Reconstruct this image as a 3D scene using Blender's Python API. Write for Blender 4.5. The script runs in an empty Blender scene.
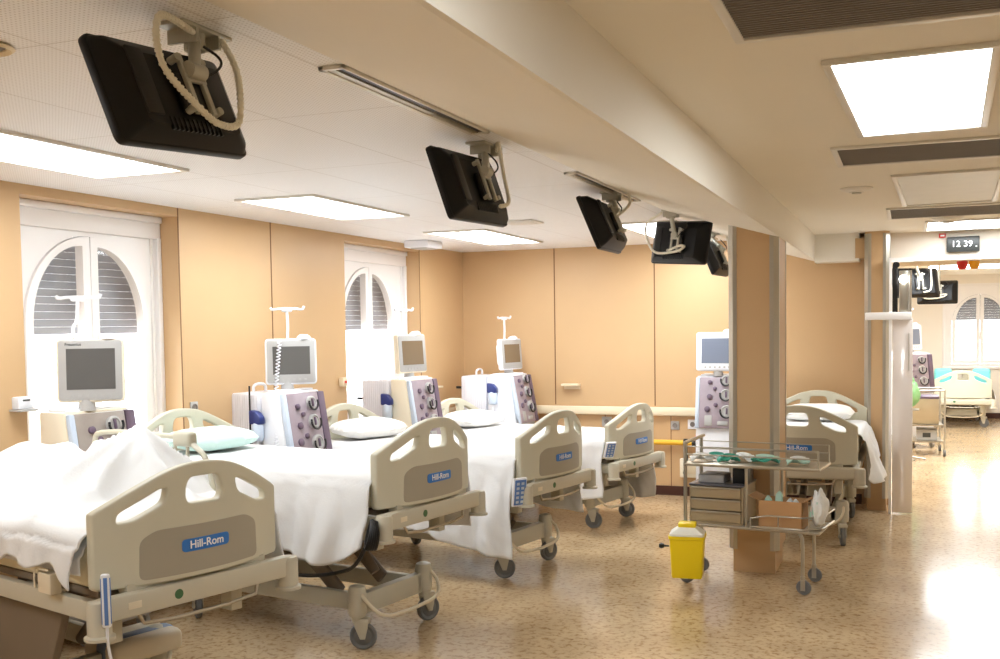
import bpy, bmesh, math, random
from mathutils import Vector, Matrix, noise
random.seed(7)
PI = math.pi
R = math.radians
sc = bpy.context.scene
C = sc.collection

# ------------------------------------------------------------------ materials
def new_mat(name):
    m = bpy.data.materials.new(name); m.use_nodes = True
    nt = m.node_tree
    return m, nt, nt.nodes['Principled BSDF']
def srgb(r, g, b):
    f = lambda c: (c/255/12.92) if c/255 <= .04045 else ((c/255+.055)/1.055)**2.4
    return (f(r), f(g), f(b), 1)
def mat(name, col, rough=.5, metal=0, var=.06, scale=6, bump=0, bscale=60, spec=.5, coat=0):
    """procedural: base colour broken up by a little noise, optional bump"""
    m, nt, b = new_mat(name)
    tc = nt.nodes.new('ShaderNodeTexCoord')
    n = nt.nodes.new('ShaderNodeTexNoise'); n.inputs['Scale'].default_value = scale; n.inputs['Detail'].default_value = 3
    nt.links.new(tc.outputs['Object'], n.inputs['Vector'])
    mr = nt.nodes.new('ShaderNodeMapRange'); mr.inputs['To Min'].default_value = 1-var; mr.inputs['To Max'].default_value = 1+var
    nt.links.new(n.outputs['Fac'], mr.inputs['Value'])
    mx = nt.nodes.new('ShaderNodeVectorMath'); mx.operation = 'SCALE'
    mx.inputs[0].default_value = col[:3]
    nt.links.new(mr.outputs['Result'], mx.inputs['Scale'])
    nt.links.new(mx.outputs['Vector'], b.inputs['Base Color'])
    b.inputs['Roughness'].default_value = rough; b.inputs['Metallic'].default_value = metal
    b.inputs['Specular IOR Level'].default_value = spec
    if coat: b.inputs['Coat Weight'].default_value = coat; b.inputs['Coat Roughness'].default_value = .08
    if bump:
        n2 = nt.nodes.new('ShaderNodeTexNoise'); n2.inputs['Scale'].default_value = bscale; n2.inputs['Detail'].default_value = 4
        nt.links.new(tc.outputs['Object'], n2.inputs['Vector'])
        bp = nt.nodes.new('ShaderNodeBump'); bp.inputs['Strength'].default_value = bump; bp.inputs['Distance'].default_value = .01
        nt.links.new(n2.outputs['Fac'], bp.inputs['Height']); nt.links.new(bp.outputs['Normal'], b.inputs['Normal'])
    return m
def emis(name, col, s):
    m, nt, b = new_mat(name)
    b.inputs['Base Color'].default_value = (.9, .9, .9, 1)
    b.inputs['Emission Color'].default_value = col; b.inputs['Emission Strength'].default_value = s
    return m

M = {}
M['tan'] = mat('tan_laminate', srgb(206, 171, 128), .42, var=.03, scale=3, bump=.04, bscale=220)
M['seam'] = mat('dark_seam', srgb(120, 84, 48), .7)
M['white_paint'] = mat('white_paint', srgb(236, 228, 216), .75, var=.015, scale=2)
M['cream_paint'] = mat('cream_plaster', srgb(240, 234, 222), .8, var=.02, scale=2)
M['base_brown'] = mat('dark_brown_skirting', srgb(70, 38, 30), .45)
M['rail_cream'] = mat('cream_handrail', srgb(238, 222, 192), .4)
M['pvc'] = mat('white_window_frame', srgb(240, 236, 234), .35, var=.01)
M['shutter'] = mat('grey_shutter', srgb(150, 152, 158), .5)
M['bed_beige'] = mat('beige_moulded_plastic', srgb(205, 201, 182), .42, var=.02)
M['bed_inset'] = mat('taupe_plastic', srgb(166, 159, 143), .5, var=.02)
M['bed_frame'] = mat('beige_enamel', srgb(198, 192, 174), .4, var=.03)
M['bed_dark'] = mat('taupe_metal', srgb(122, 108, 92), .5, var=.05)
M['bed_pale'] = mat('pale_cream_plastic', srgb(226, 214, 190), .45)
M['badge'] = mat('blue_badge', srgb(52, 120, 200), .35, var=.01)
M['letter'] = mat('white_lettering', srgb(240, 240, 240), .5, var=0)
M['rubber'] = mat('grey_rubber', srgb(112, 112, 112), .6, var=.1)
M['black'] = mat('black_plastic', srgb(16, 15, 17), .38, var=.1)
M['tvblack'] = mat('tv_black_plastic', srgb(10, 9, 11), .4, var=.08, spec=.3)
M['screen'] = mat('black_glass', srgb(10, 10, 12), .08, var=0)
M['grey_metal'] = mat('bracket_grey', srgb(190, 188, 176), .4, metal=.3)
M['cable_cream'] = mat('cream_conduit', srgb(240, 236, 222), .45)
M['sheet'] = mat('white_cotton', srgb(226, 226, 226), .9, var=.015, bump=.12, bscale=90, spec=.15)
M['pillow'] = mat('white_pillow_cotton', srgb(240, 238, 234), .9, bump=.1, bscale=60, spec=.15)
M['pillow_aqua'] = mat('pale_aqua_pillow', srgb(206, 232, 226), .9, bump=.1, bscale=60, spec=.15)
M['mattress'] = mat('cream_mattress_cover', srgb(224, 214, 186), .7)
M['mach_white'] = mat('white_enamel', srgb(236, 238, 244), .35, var=.01)
M['mach_cream'] = mat('cream_enamel', srgb(238, 228, 206), .4, var=.01)
M['mach_blue'] = mat('pale_blue_plastic', srgb(196, 208, 224), .4, var=.01)
M['bezel'] = mat('grey_bezel', srgb(178, 176, 174), .45, var=.01)
M['lcd'] = mat('grey_lcd', srgb(96, 94, 92), .2, var=.02)
M['lcd_brown'] = mat('brown_grey_lcd', srgb(128, 110, 88), .2, var=.02)
M['lcd_blue'] = mat('blue_grey_lcd', srgb(120, 128, 146), .2, var=.02)
M['purple'] = mat('mauve_front', srgb(158, 144, 152), .4, var=.16, scale=14)
M['purple_dark'] = mat('deep_mauve_edge', srgb(104, 86, 104), .45, var=.12, scale=14)
M['front_grey'] = mat('grey_brown_front', srgb(168, 158, 150), .35, var=.14, scale=12, metal=.2)
M['navy'] = mat('navy_cap', srgb(38, 52, 118), .4)
M['steel'] = mat('brushed_steel', srgb(190, 186, 176), .28, metal=.9, var=.05)
M['steel_dull'] = mat('dull_steel', srgb(176, 166, 148), .38, metal=.75, var=.06)
M['drawer'] = mat('wood_grey_drawer', srgb(176, 158, 128), .4, metal=.35, var=.06)
M['drawer_top'] = mat('dark_tray_top', srgb(96, 94, 100), .35, metal=.4)
M['card'] = mat('brown_cardboard', srgb(190, 146, 100), .85, var=.05)
M['yellow'] = mat('yellow_plastic', srgb(244, 214, 12), .4, var=.02)
M['milky'] = mat('milky_plastic', srgb(236, 234, 222), .4)
M['paper_white'] = mat('white_packaging', srgb(236, 238, 236), .5)
M['teal'] = mat('teal_packaging', srgb(74, 176, 156), .45)
M['pale_green'] = mat('pale_mint_paper', srgb(186, 222, 208), .6)
M['blue_label'] = mat('blue_keypad', srgb(92, 132, 200), .4)
M['grille'] = mat('brown_grey_grille', srgb(134, 126, 120), .6)
M['alu'] = mat('white_aluminium', srgb(226, 222, 214), .35, metal=.2)
M['red'] = mat('red_plastic', srgb(206, 44, 36), .4)
M['amber'] = mat('amber_lens', srgb(226, 160, 30), .3)
M['aqua'] = mat('aqua_vinyl', srgb(120, 206, 206), .5)
M['green_cloth'] = mat('green_cloth', srgb(136, 186, 128), .8)
M['clock_face'] = mat('clock_grey_face', srgb(58, 60, 58), .35)
M['yellow_pipe'] = mat('yellow_pipe', srgb(240, 186, 50), .4)
M['light'] = emis('light_diffuser', (.91, .965, 1, 1), 16)
M['light_side'] = emis('side_light_diffuser', (.90, .965, 1, 1), 12)
M['light_small'] = emis('lit_lamp', (1, .95, .88, 1), 8)
M['digits'] = emis('lit_digits', (1, 1, 1, 1), .9)
M['translucent'] = mat('clear_film', srgb(226, 230, 230), .2)

# gloss panel near the passage
m, nt, b = new_mat('glossy_pale_laminate'); M['gloss'] = m
b.inputs['Base Color'].default_value = srgb(246, 238, 234); b.inputs['Roughness'].default_value = .12; b.inputs['Metallic'].default_value = .25
# glass
m, nt, b = new_mat('window_glass'); M['glass'] = m
nt.nodes.remove(b)
out = nt.nodes['Material Output']
tr = nt.nodes.new('ShaderNodeBsdfTransparent'); gl = nt.nodes.new('ShaderNodeBsdfGlossy'); gl.inputs['Roughness'].default_value = .03
fc = nt.nodes.new('ShaderNodeLayerWeight'); fc.inputs['Blend'].default_value = .5
pw = nt.nodes.new('ShaderNodeMath'); pw.operation = 'POWER'; pw.inputs[1].default_value = 4
nt.links.new(fc.outputs['Facing'], pw.inputs[0])
fr = nt.nodes.new('ShaderNodeMath'); fr.operation = 'MULTIPLY_ADD'; fr.inputs[1].default_value = .5; fr.inputs[2].default_value = .03
nt.links.new(pw.outputs[0], fr.inputs[0])
mx = nt.nodes.new('ShaderNodeMixShader')
nt.links.new(fr.outputs[0], mx.inputs[0]); nt.links.new(tr.outputs[0], mx.inputs[1]); nt.links.new(gl.outputs[0], mx.inputs[2]); nt.links.new(mx.outputs[0], out.inputs[0])
# floor : polished speckled terrazzo sheet
m, nt, b = new_mat('polished_terrazzo'); M['floor'] = m
tc = nt.nodes.new('ShaderNodeTexCoord')
mp = nt.nodes.new('ShaderNodeMapping'); mp.inputs['Scale'].default_value = (1, 1.0, 1)
nt.links.new(tc.outputs['Object'], mp.inputs['Vector'])
n1 = nt.nodes.new('ShaderNodeTexNoise'); n1.inputs['Scale'].default_value = 2.2; n1.inputs['Detail'].default_value = 5
n2 = nt.nodes.new('ShaderNodeTexNoise'); n2.inputs['Scale'].default_value = 26; n2.inputs['Detail'].default_value = 3; n2.inputs['Roughness'].default_value = .6
v1 = nt.nodes.new('ShaderNodeTexVoronoi'); v1.inputs['Scale'].default_value = 13; v1.inputs['Randomness'].default_value = 1
for n in (n1, n2, v1): nt.links.new(mp.outputs[0], n.inputs['Vector'])
r1 = nt.nodes.new('ShaderNodeValToRGB')
r1.color_ramp.elements[0].position = .3; r1.color_ramp.elements[0].color = srgb(186, 160, 125)
r1.color_ramp.elements[1].position = .72; r1.color_ramp.elements[1].color = srgb(214, 188, 150)
nt.links.new(n1.outputs['Fac'], r1.inputs[0])
r2 = nt.nodes.new('ShaderNodeValToRGB')
r2.color_ramp.elements[0].position = .36; r2.color_ramp.elements[0].color = (.66, .57, .47, 1)
r2.color_ramp.elements[1].position = .5; r2.color_ramp.elements[1].color = (1, 1, 1, 1)
e = r2.color_ramp.elements.new(.66); e.color = (1.0, 1.0, 1.0, 1)
e = r2.color_ramp.elements.new(.74); e.color = (1.16, 1.16, 1.14, 1)
nt.links.new(n2.outputs['Fac'], r2.inputs[0])
r3 = nt.nodes.new('ShaderNodeValToRGB')
r3.color_ramp.elements[0].position = .06; r3.color_ramp.elements[0].color = (.42, .31, .22, 1)
r3.color_ramp.elements[1].position = .14; r3.color_ramp.elements[1].color = (1, 1, 1, 1)
nt.links.new(v1.outputs['Distance'], r3.inputs[0])
m1 = nt.nodes.new('ShaderNodeMixRGB'); m1.blend_type = 'MULTIPLY'; m1.inputs[0].default_value = 1
m2 = nt.nodes.new('ShaderNodeMixRGB'); m2.blend_type = 'MULTIPLY'; m2.inputs[0].default_value = .8
nt.links.new(r1.outputs[0], m1.inputs[1]); nt.links.new(r2.outputs[0], m1.inputs[2])
nt.links.new(m1.outputs[0], m2.inputs[1]); nt.links.new(r3.outputs[0], m2.inputs[2])
nt.links.new(m2.outputs[0], b.inputs['Base Color'])
b.inputs['Roughness'].default_value = .15; b.inputs['Specular IOR Level'].default_value = .42
n3 = nt.nodes.new('ShaderNodeTexNoise'); n3.inputs['Scale'].default_value = 1.6; n3.inputs['Detail'].default_value = 2
nt.links.new(tc.outputs['Object'], n3.inputs['Vector'])
bp = nt.nodes.new('ShaderNodeBump'); bp.inputs['Strength'].default_value = .06; bp.inputs['Distance'].default_value = .04
nt.links.new(n3.outputs['Fac'], bp.inputs['Height']); nt.links.new(bp.outputs['Normal'], b.inputs['Normal'])
# perforated metal ceiling tiles
m, nt, b = new_mat('perforated_ceiling_tile'); M['perf'] = m
tc = nt.nodes.new('ShaderNodeTexCoord')
v = nt.nodes.new('ShaderNodeTexVoronoi'); v.inputs['Scale'].default_value = 62; v.inputs['Randomness'].default_value = 0
nt.links.new(tc.outputs['Object'], v.inputs['Vector'])
rr = nt.nodes.new('ShaderNodeValToRGB'); rr.color_ramp.elements[0].position = .2; rr.color_ramp.elements[0].color = srgb(206, 202, 202)
rr.color_ramp.elements[1].position = .3; rr.color_ramp.elements[1].color = srgb(246, 246, 248)
nt.links.new(v.outputs['Distance'], rr.inputs[0])
br = nt.nodes.new('ShaderNodeTexBrick'); br.offset = 0; br.inputs['Scale'].default_value = 1; br.inputs['Mortar Size'].default_value = .004
br.inputs['Brick Width'].default_value = .6; br.inputs['Row Height'].default_value = 1.2
br.inputs['Color1'].default_value = br.inputs['Color2'].default_value = (1, 1, 1, 1); br.inputs['Mortar'].default_value = (.8, .78, .76, 1)
nt.links.new(tc.outputs['Object'], br.inputs['Vector'])
mm = nt.nodes.new('ShaderNodeMixRGB'); mm.blend_type = 'MULTIPLY'; mm.inputs[0].default_value = 1
nt.links.new(rr.outputs[0], mm.inputs[1]); nt.links.new(br.outputs[0], mm.inputs[2]); nt.links.new(mm.outputs[0], b.inputs['Base Color'])
b.inputs['Roughness'].default_value = .55
# ribbed white tank side
m, nt, b = new_mat('ribbed_white_plastic'); M['ribbed'] = m
tc = nt.nodes.new('ShaderNodeTexCoord'); w = nt.nodes.new('ShaderNodeTexWave'); w.inputs['Scale'].default_value = 14
nt.links.new(tc.outputs['Object'], w.inputs['Vector'])
bp = nt.nodes.new('ShaderNodeBump'); bp.inputs['Strength'].default_value = .6; bp.inputs['Distance'].default_value = .01
nt.links.new(w.outputs['Fac'], bp.inputs['Height']); nt.links.new(bp.outputs['Normal'], b.inputs['Normal'])
b.inputs['Base Color'].default_value = srgb(236, 236, 244); b.inputs['Roughness'].default_value = .45

# ------------------------------------------------------------------ mesh builder
class B:
    def __init__(s): s.bm = bmesh.new()
    def _add(s, tmp, mtx=None):
        if mtx: bmesh.ops.transform(tmp, matrix=mtx, verts=tmp.verts)
        me = bpy.data.meshes.new('t'); tmp.to_mesh(me); s.bm.from_mesh(me); bpy.data.meshes.remove(me); tmp.free()
        return s
    def box(s, x0, x1, y0, y1, z0, z1, bev=0, seg=2, mtx=None):
        t = bmesh.new(); bmesh.ops.create_cube(t, size=1)
        for v in t.verts: v.co = Vector(((x0+x1)/2+v.co.x*(x1-x0), (y0+y1)/2+v.co.y*(y1-y0), (z0+z1)/2+v.co.z*(z1-z0)))
        if bev: bmesh.ops.bevel(t, geom=t.edges[:], offset=min(bev, .49*min(abs(x1-x0), abs(y1-y0), abs(z1-z0))), segments=seg, affect='EDGES', profile=.5)
        return s._add(t, mtx)
    def cyl(s, p0, p1, r, r2=None, n=20, bev=0):
        p0, p1 = Vector(p0), Vector(p1); d = p1-p0
        t = bmesh.new(); bmesh.ops.create_cone(t, cap_ends=True, segments=n, radius1=r, radius2=r if r2 is None else r2, depth=d.length)
        if bev:
            es = [e for e in t.edges if len(e.link_faces) == 2 and any(len(f.verts) > 4 for f in e.link_faces)]
            bmesh.ops.bevel(t, geom=es, offset=bev, segments=2, affect='EDGES', profile=.5)
        q = d.to_track_quat('Z', 'Y').to_matrix().to_4x4()
        return s._add(t, Matrix.Translation((p0+p1)/2) @ q)
    def tube(s, pts, r, n=10, smooth=0):
        pts = [Vector(p) for p in pts]
        for _ in range(smooth):     # Chaikin
            q = [pts[0]]
            for a, b in zip(pts, pts[1:]): q += [a*.75+b*.25, a*.25+b*.75]
            pts = q+[pts[-1]]
        t = bmesh.new(); rings = []; up = None
        for i, p in enumerate(pts):
            d = (pts[min(i+1, len(pts)-1)]-pts[max(i-1, 0)]).normalized()
            if up is None: up = Vector((0, 0, 1)) if abs(d.z) < .9 else Vector((1, 0, 0))
            u = d.cross(up)
            if u.length < 1e-4: u = d.cross(Vector((.3, 1, .2)))
            u.normalize(); up = u.cross(d).normalized()
            rings.append([t.verts.new(p+r*(math.cos(2*PI*k/n)*u+math.sin(2*PI*k/n)*up)) for k in range(n)])
        for a, b in zip(rings, rings[1:]):
            for k in range(n): t.faces.new((a[k], a[(k+1) % n], b[(k+1) % n], b[k]))
        t.faces.new(rings[0][::-1]); t.faces.new(rings[-1])
        bmesh.ops.recalc_face_normals(t, faces=t.faces)
        return s._add(t)
    def lathe(s, prof, n=28, mtx=None):
        """profile of (r, z) pairs about z"""
        t = bmesh.new(); rings = []
        for r, z in prof: rings.append([t.verts.new((max(r, 1e-4)*math.cos(2*PI*k/n), max(r, 1e-4)*math.sin(2*PI*k/n), z)) for k in range(n)])
        for a, b in zip(rings, rings[1:]):
            for k in range(n): t.faces.new((a[k], a[(k+1) % n], b[(k+1) % n], b[k]))
        t.faces.new(rings[0][::-1]); t.faces.new(rings[-1])
        bmesh.ops.recalc_face_normals(t, faces=t.faces)
        return s._add(t, mtx)
    def prism(s, poly, h0, h1, axis='z', bev=0, mtx=None):
        """extrude a 2D polygon; axis gives the extrusion direction; poly in the other two axes"""
        t = bmesh.new()
        f = {'z': lambda a, b, h: (a, b, h), 'x': lambda a, b, h: (h, a, b), 'y': lambda a, b, h: (a, h, b)}[axis]
        A = [t.verts.new(f(a, b, h0)) for a, b in poly]; D = [t.verts.new(f(a, b, h1)) for a, b in poly]
        t.faces.new(A); t.faces.new(D[::-1]); n = len(poly)
        for i in range(n): t.faces.new((A[i], D[i], D[(i+1) % n], A[(i+1) % n]))
        bmesh.ops.recalc_face_normals(t, faces=t.faces)
        if bev: bmesh.ops.bevel(t, geom=[e for e in t.edges if e.calc_face_angle(0) > .5], offset=bev, segments=2, affect='EDGES', profile=.5)
        return s._add(t, mtx)
    def xf(s, mtx): bmesh.ops.transform(s.bm, matrix=mtx, verts=s.bm.verts); return s
    def build(s, name, material, parent=None, smooth=40, loc=None, rot=None):
        me = bpy.data.meshes.new(name); s.bm.to_mesh(me); s.bm.free()
        me.materials.append(material)
        if smooth:
            me.shade_smooth()
            try: me.set_sharp_from_angle(angle=R(smooth))
            except Exception: pass
        o = bpy.data.objects.new(name, me); C.objects.link(o)
        if parent: o.parent = parent
        if loc: o.location = loc
        if rot: o.rotation_euler = rot
        return o

def text_obj(name, s, size, material, parent=None, depth=.0008, loc=(0, 0, 0), rot=(0, 0, 0)):
    cu = bpy.data.curves.new(name, 'FONT'); cu.body = s; cu.size = size; cu.align_x = 'CENTER'; cu.align_y = 'CENTER'; cu.extrude = depth
    cu.offset = size*.012 if '1' not in s else 0
    t = bpy.data.objects.new(name, cu); C.objects.link(t)
    dg = bpy.context.evaluated_depsgraph_get(); me = bpy.data.meshes.new_from_object(t.evaluated_get(dg))
    bpy.data.objects.remove(t); me.materials.clear(); me.materials.append(material)
    o = bpy.data.objects.new(name, me); C.objects.link(o)
    o.location = loc; o.rotation_euler = rot
    if parent: o.parent = parent
    return o
def tag(o, label, cat, group=None, kind=None):
    if label: o['label'] = label
    if cat: o['category'] = cat
    if group: o['group'] = group
    if kind: o['kind'] = kind
    return o
def thing(name, label, cat, loc=(0, 0, 0), rz=0, group=None):
    o = bpy.data.objects.new(name, None); C.objects.link(o); o.location = loc; o.rotation_euler = (0, 0, rz)
    o.empty_display_size = .1
    return tag(o, label, cat, group)
def struct(o, label=None):
    o['kind'] = 'structure'
    if label: o['label'] = label
    return o
def copy_tree(o, parent=None):
    c = o.copy(); C.objects.link(c); c.parent = parent
    for ch in list(o.children): copy_tree(ch, c)
    return c
def spline(pts, n=8, closed=False):
    """Catmull-Rom through 2D points"""
    out = []; N = len(pts)
    for i in range(N if closed else N-1):
        g = (lambda k: pts[k % N]) if closed else (lambda k: pts[min(max(k, 0), N-1)])
        p0, p1, p2, p3 = g(i-1), g(i), g(i+1), g(i+2)
        for k in range(n):
            t = k/n
            out.append(tuple(.5*((2*p1[j])+(-p0[j]+p2[j])*t+(2*p0[j]-5*p1[j]+4*p2[j]-p3[j])*t*t+(-p0[j]+3*p1[j]-3*p2[j]+p3[j])*t**3) for j in range(len(p1))))
    if not closed: out.append(tuple(pts[-1]))
    return out
def round_poly(pts, r, n=5):
    out = []; N = len(pts)
    for i in range(N):
        p0, p, p1 = Vector(pts[i-1]), Vector(pts[i]), Vector(pts[(i+1) % N])
        a = p+(p0-p).normalized()*min(r, (p0-p).length*.45); c = p+(p1-p).normalized()*min(r, (p1-p).length*.45)
        for k in range(n+1):
            t = k/n; q = a*(1-t)**2+p*2*t*(1-t)+c*t*t; out.append((q.x, q.y))
    return out

# ------------------------------------------------------------------ camera (solved from the room's lines)
cam = bpy.data.cameras.new('camera'); co = bpy.data.objects.new('camera', cam); C.objects.link(co)
cr, cu_, cf = Vector((.9297211, .36798267, -.01440229)), Vector((-.00449696, .05044999, .99871646)), Vector((-.36823695, .928463, -.04855923))
co.matrix_world = Matrix(((cr.x, cu_.x, -cf.x, 0), (cr.y, cu_.y, -cf.y, 0), (cr.z, cu_.z, -cf.z, 1.8012), (0, 0, 0, 1)))
cam.sensor_width = 36; cam.lens = 36*1.02957; cam.shift_y = .0485; cam.clip_end = 100
sc.camera = co

# ------------------------------------------------------------------ room shell
WX, BY, H = -4.711, 10.77, 2.664
FARY = 21.0
XR = 3.2
struct(B().box(-6, 6, -3.4, 23, -.12, 0).build('floor', M['floor'], smooth=0))
wins = [(4.49, 5.86), (8.126, 9.655)]
b = B(); T = .34
ys = [-3.2]+[v for w_ in wins for v in w_]+[BY+.2]
for a, c in zip(ys[::2], ys[1::2]): b.box(WX-T, WX, a, c, 0, H)
for a, c in wins:
    b.box(WX-T, WX, a, c, 0, .93); b.box(WX-T, WX, a, c, 2.605, H)
struct(b.build('wall_left', M['tan'], smooth=0))
struct(B().box(WX-T, -.15, BY, BY+.2, 0, H).build('wall_back', M['tan'], smooth=0))
struct(B().box(WX-T, XR+.2, -3.4, -3.2, 0, H).build('wall_front', M['white_paint'], smooth=0))
struct(B().box(XR, XR+.2, -3.2, FARY+.3, 0, H).build('wall_right', M['cream_paint'], smooth=0))
# ceilings: perforated tiles over the beds, then a sloped soffit with an upright face, plain plaster beyond
CX0, CX1, SOF = -1.70, -.87, 2.42
struct(B().box(WX-T, CX0, -3.4, BY+.2, H, H+.1).build('ceiling', M['perf'], smooth=0))
struct(B().box(CX0, XR+.2, -3.4, FARY+.5, H, H+.1).build('ceiling_plain', M['cream_paint'], smooth=0))
struct(B().box(WX-T, CX0, BY+.2, FARY+.5, H, H+.1).build('ceiling_far', M['white_paint'], smooth=0))
b = B(); b.prism([(CX0, H-.003), (CX1, SOF), (CX1+.02, SOF), (CX1+.02, H), (CX0, H)], -3.2, BY, axis='y')
struct(b.build('ceiling_soffit_beam', M['cream_paint'], smooth=0))
struct(B().box(CX1+.02, -.44, 10.50, BY, 2.395, H).build('ceiling_bulkhead_beam', M['cream_paint'], smooth=0))
struct(B().box(-.17, XR, BY-.02, BY+.28, 2.40, H).box(-.17, XR, BY-.035, BY-.02, 2.385, 2.405).build('lintel_beam', M['white_paint'], smooth=0))
# plain border strip at the tile ceiling edge
# seams between the laminate panels
b = B()
for x in (-3.613, -2.499): b.box(x-.006, x+.006, BY-.002, BY, .95, H)
for x in (-4.1, -3.05, -2.33, -2.05): b.box(x-.004, x+.004, BY-.002, BY, .1, .87)
struct(b.build('trim_1', M['seam'], smooth=0))
b = B()
for y in (6.976, 3.3): b.box(WX, WX+.002, y-.006, y+.006, .1, H)
for a, c in wins: b.box(WX, WX+.002, c-.004, c+.006, .1, H)
struct(b.build('trim_2', M['seam'], smooth=0))
struct(B().box(WX, WX+.012, -3.2, BY, 0, .1).build('baseboard_left', M['base_brown'], smooth=0))
struct(B().box(WX, -.42, BY-.014, BY, 0, .1).build('baseboard_back', M['base_brown'], smooth=0))
# bumper handrails
def handrail(name, p0, p1, nrm):
    p0, p1, nrm = Vector(p0), Vector(p1), Vector(nrm); d = (p1-p0).normalized()
    b = B(); q = Matrix.Translation(p0)
    L = (p1-p0).length
    rot = Matrix((d.to_tuple(), nrm.to_tuple(), (0, 0, 1))).transposed().to_4x4()
    b.box(0, L, .035, .075, -.045, .045, bev=.014)
    k = .3
    while k < L: b.box(k-.03, k+.03, 0, .04, -.03, .03); k += .9
    b.xf(Matrix.Translation(p0) @ rot)
    return struct(b.build(name, M['rail_cream']))
handrail('trim_3', (WX+.1, BY, .895), (-2.02, BY, .895), (0, -1, 0))
handrail('trim_4', (WX, 5.95, .895), (WX, 8.05, .895), (1, 0, 0))
handrail('trim_5', (WX, 9.72, .895), (WX, BY-.1, .895), (1, 0, 0))

# ------------------------------------------------------------------ windows
def ell(cy, z0, a, bb, t): return (cy+a*math.cos(t), z0+bb*math.sin(t))
def make_window(name, y0, y1, cy, hw, zs, ztop, zbot=.95, zhead=2.56, X=WX-.18, shut=1.80, sgn=1, place=None):
    """arched two leaf window in a flat white board, box of the roller shutter above; local axes: x depth (room side +), y along, z up"""
    rise = ztop-zs
    # board with the arched opening (two halves so the outline stays simple)
    fr_ = None
    b = B()
    for s in (-1, 1):
        arc = [(cy+s*hw*math.sin(t), zs+rise*math.cos(t)) for t in [k*PI/2/14 for k in range(15)]]
        e = y0 if s < 0 else y1
        b.prism([(cy, 2.45), *arc, (cy+s*hw, zbot+.06), (e, zbot+.06), (e, 2.45)], -.03, .0, axis='x')
    b.box(-.06, .0, y0, y1, zbot, zbot+.06)
    root = b.build(name, M['pvc'], smooth=25); struct(root)
    # surround: head box, mouldings, side stiles
    b = B()
    b.box(-.05, .03, y0, y1, 2.45, zhead, bev=.006); b.box(-.02, .05, y0, y1, zhead, 2.605, bev=.01)
    for e in (y0, y1): b.box(-.05, .035, e-(.045 if e == y1 else 0), e+(.045 if e == y0 else 0), zbot, 2.46, bev=.006)
    b.box(-.01, .012, y1-.085, y1-.07, zbot, 2.45)
    b.build('window_casing', M['pvc'], root)
    b = B(); b.box(-.05, .13, y0, y1, zbot-.03, zbot+.012, bev=.008); b.build('window_sill', M['pvc'], root)
    for s in (-1, 1):                                # two leaves that follow the arch
        f = .065
        ao = [(cy+s*(hw-.004)*math.sin(t), zs+(rise-.004)*math.cos(t)) for t in [k*PI/2/16 for k in range(17)]]
        ao[0] = (cy+s*.004, ao[0][1])
        ai = [(cy+s*(f+(hw-2*f)*math.sin(t)), zs+(rise-f)*math.cos(t)*(1 if True else 0)) for t in [k*PI/2/16 for k in range(17)]]
        outer = ao+[(cy+s*(hw-.004), zbot+.064), (cy+s*.004, zbot+.064)]
        inner = ai+[(cy+s*(hw-f), zbot+.064+f), (cy+s*f, zbot+.064+f)]
        t = bmesh.new()
        for h in (-.045, .014):
            pass
        n = len(outer)
        Vv = {}
        for tag_, poly in (('o', outer), ('i', inner)):
            for h in (-.045, .016): Vv[tag_, h] = [t.verts.new((h, p[0], p[1])) for p in poly]
        for i in range(n):
            j = (i+1) % n
            t.faces.new((Vv['o', .016][i], Vv['o', .016][j], Vv['i', .016][j], Vv['i', .016][i]))
            t.faces.new((Vv['o', -.045][i], Vv['i', -.045][i], Vv['i', -.045][j], Vv['o', -.045][j]))
            t.faces.new((Vv['o', .016][i], Vv['o', -.045][i], Vv['o', -.045][j], Vv['o', .016][j]))
            t.faces.new((Vv['i', .016][i], Vv['i', .016][j], Vv['i', -.045][j], Vv['i', -.045][i]))
        bmesh.ops.recalc_face_normals(t, faces=t.faces)
        bb = B(); bb._add(t); sash = bb.build('window_sash', M['pvc'], root, smooth=25)
        bb = B(); bb.prism(inner, -.02, -.014, axis='x'); bb.build('pane', M['glass'], sash, smooth=0)
    b = B(); b.box(.016, .03, cy-.012, cy+.012, 1.45, 1.6, bev=.004); b.box(.03, .06, cy-.012, cy+.012, 1.55, 1.585, bev=.004); b.build('window_handle', M['pvc'], root)
    b = B(); z = shut                               # roller shutter slats behind the glass
    while z < 2.46:
        b.box(-.13, -.118, y0+.03, y1-.03, z, z+.0475, bev=.005); z += .048
    b.build('roller_shutter', M['shutter'], root)
    root.location = place if place else (X, 0, 0)
    return root
make_window('window_1', 4.49, 5.86, 5.20, .545, 1.86, 2.425)
make_window('window_2', 8.126, 9.655, 8.87, .55, 1.84, 2.41)

# ------------------------------------------------------------------ pillars
def pillar(name, x0, x1, y0, y1, plinth):
    c = .03
    poly = [(x0+c, y0), (x1-c, y0), (x1, y0+c), (x1, y1-c), (x1-c, y1), (x0+c, y1), (x0, y1-c), (x0, y0+c)]
    root = B().prism(poly, plinth, H, axis='z').build(name, M['tan'], smooth=0); struct(root)
    g = B(); w_ = .028; o = .004
    for (cx, cy, sx, sy) in ((x0, y0, 1, 1), (x1, y0, -1, 1), (x1, y1, -1, -1), (x0, y1, 1, -1)):
        p = [(cx+sx*(c+w_), cy-sy*o), (cx+sx*c, cy-sy*o), (cx-sx*o, cy+sy*c), (cx-sx*o, cy+sy*(c+w_)), (cx+sx*.003, cy+sy*(c+w_)), (cx+sx*.003, cy+sy*c+.001*sy), (cx+sx*(c+.001), cy+sy*.003), (cx+sx*(c+w_), cy+sy*.003)]
        g.prism(p, plinth, H-.02, axis='z')
    g.build('corner_guard', M['steel'], root, smooth=0)
    i = .025
    B().box(x0+i, x1-i, y0+i, y1-i, 0, plinth).build('plinth', M['tan'], root, smooth=0)
    return root
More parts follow.
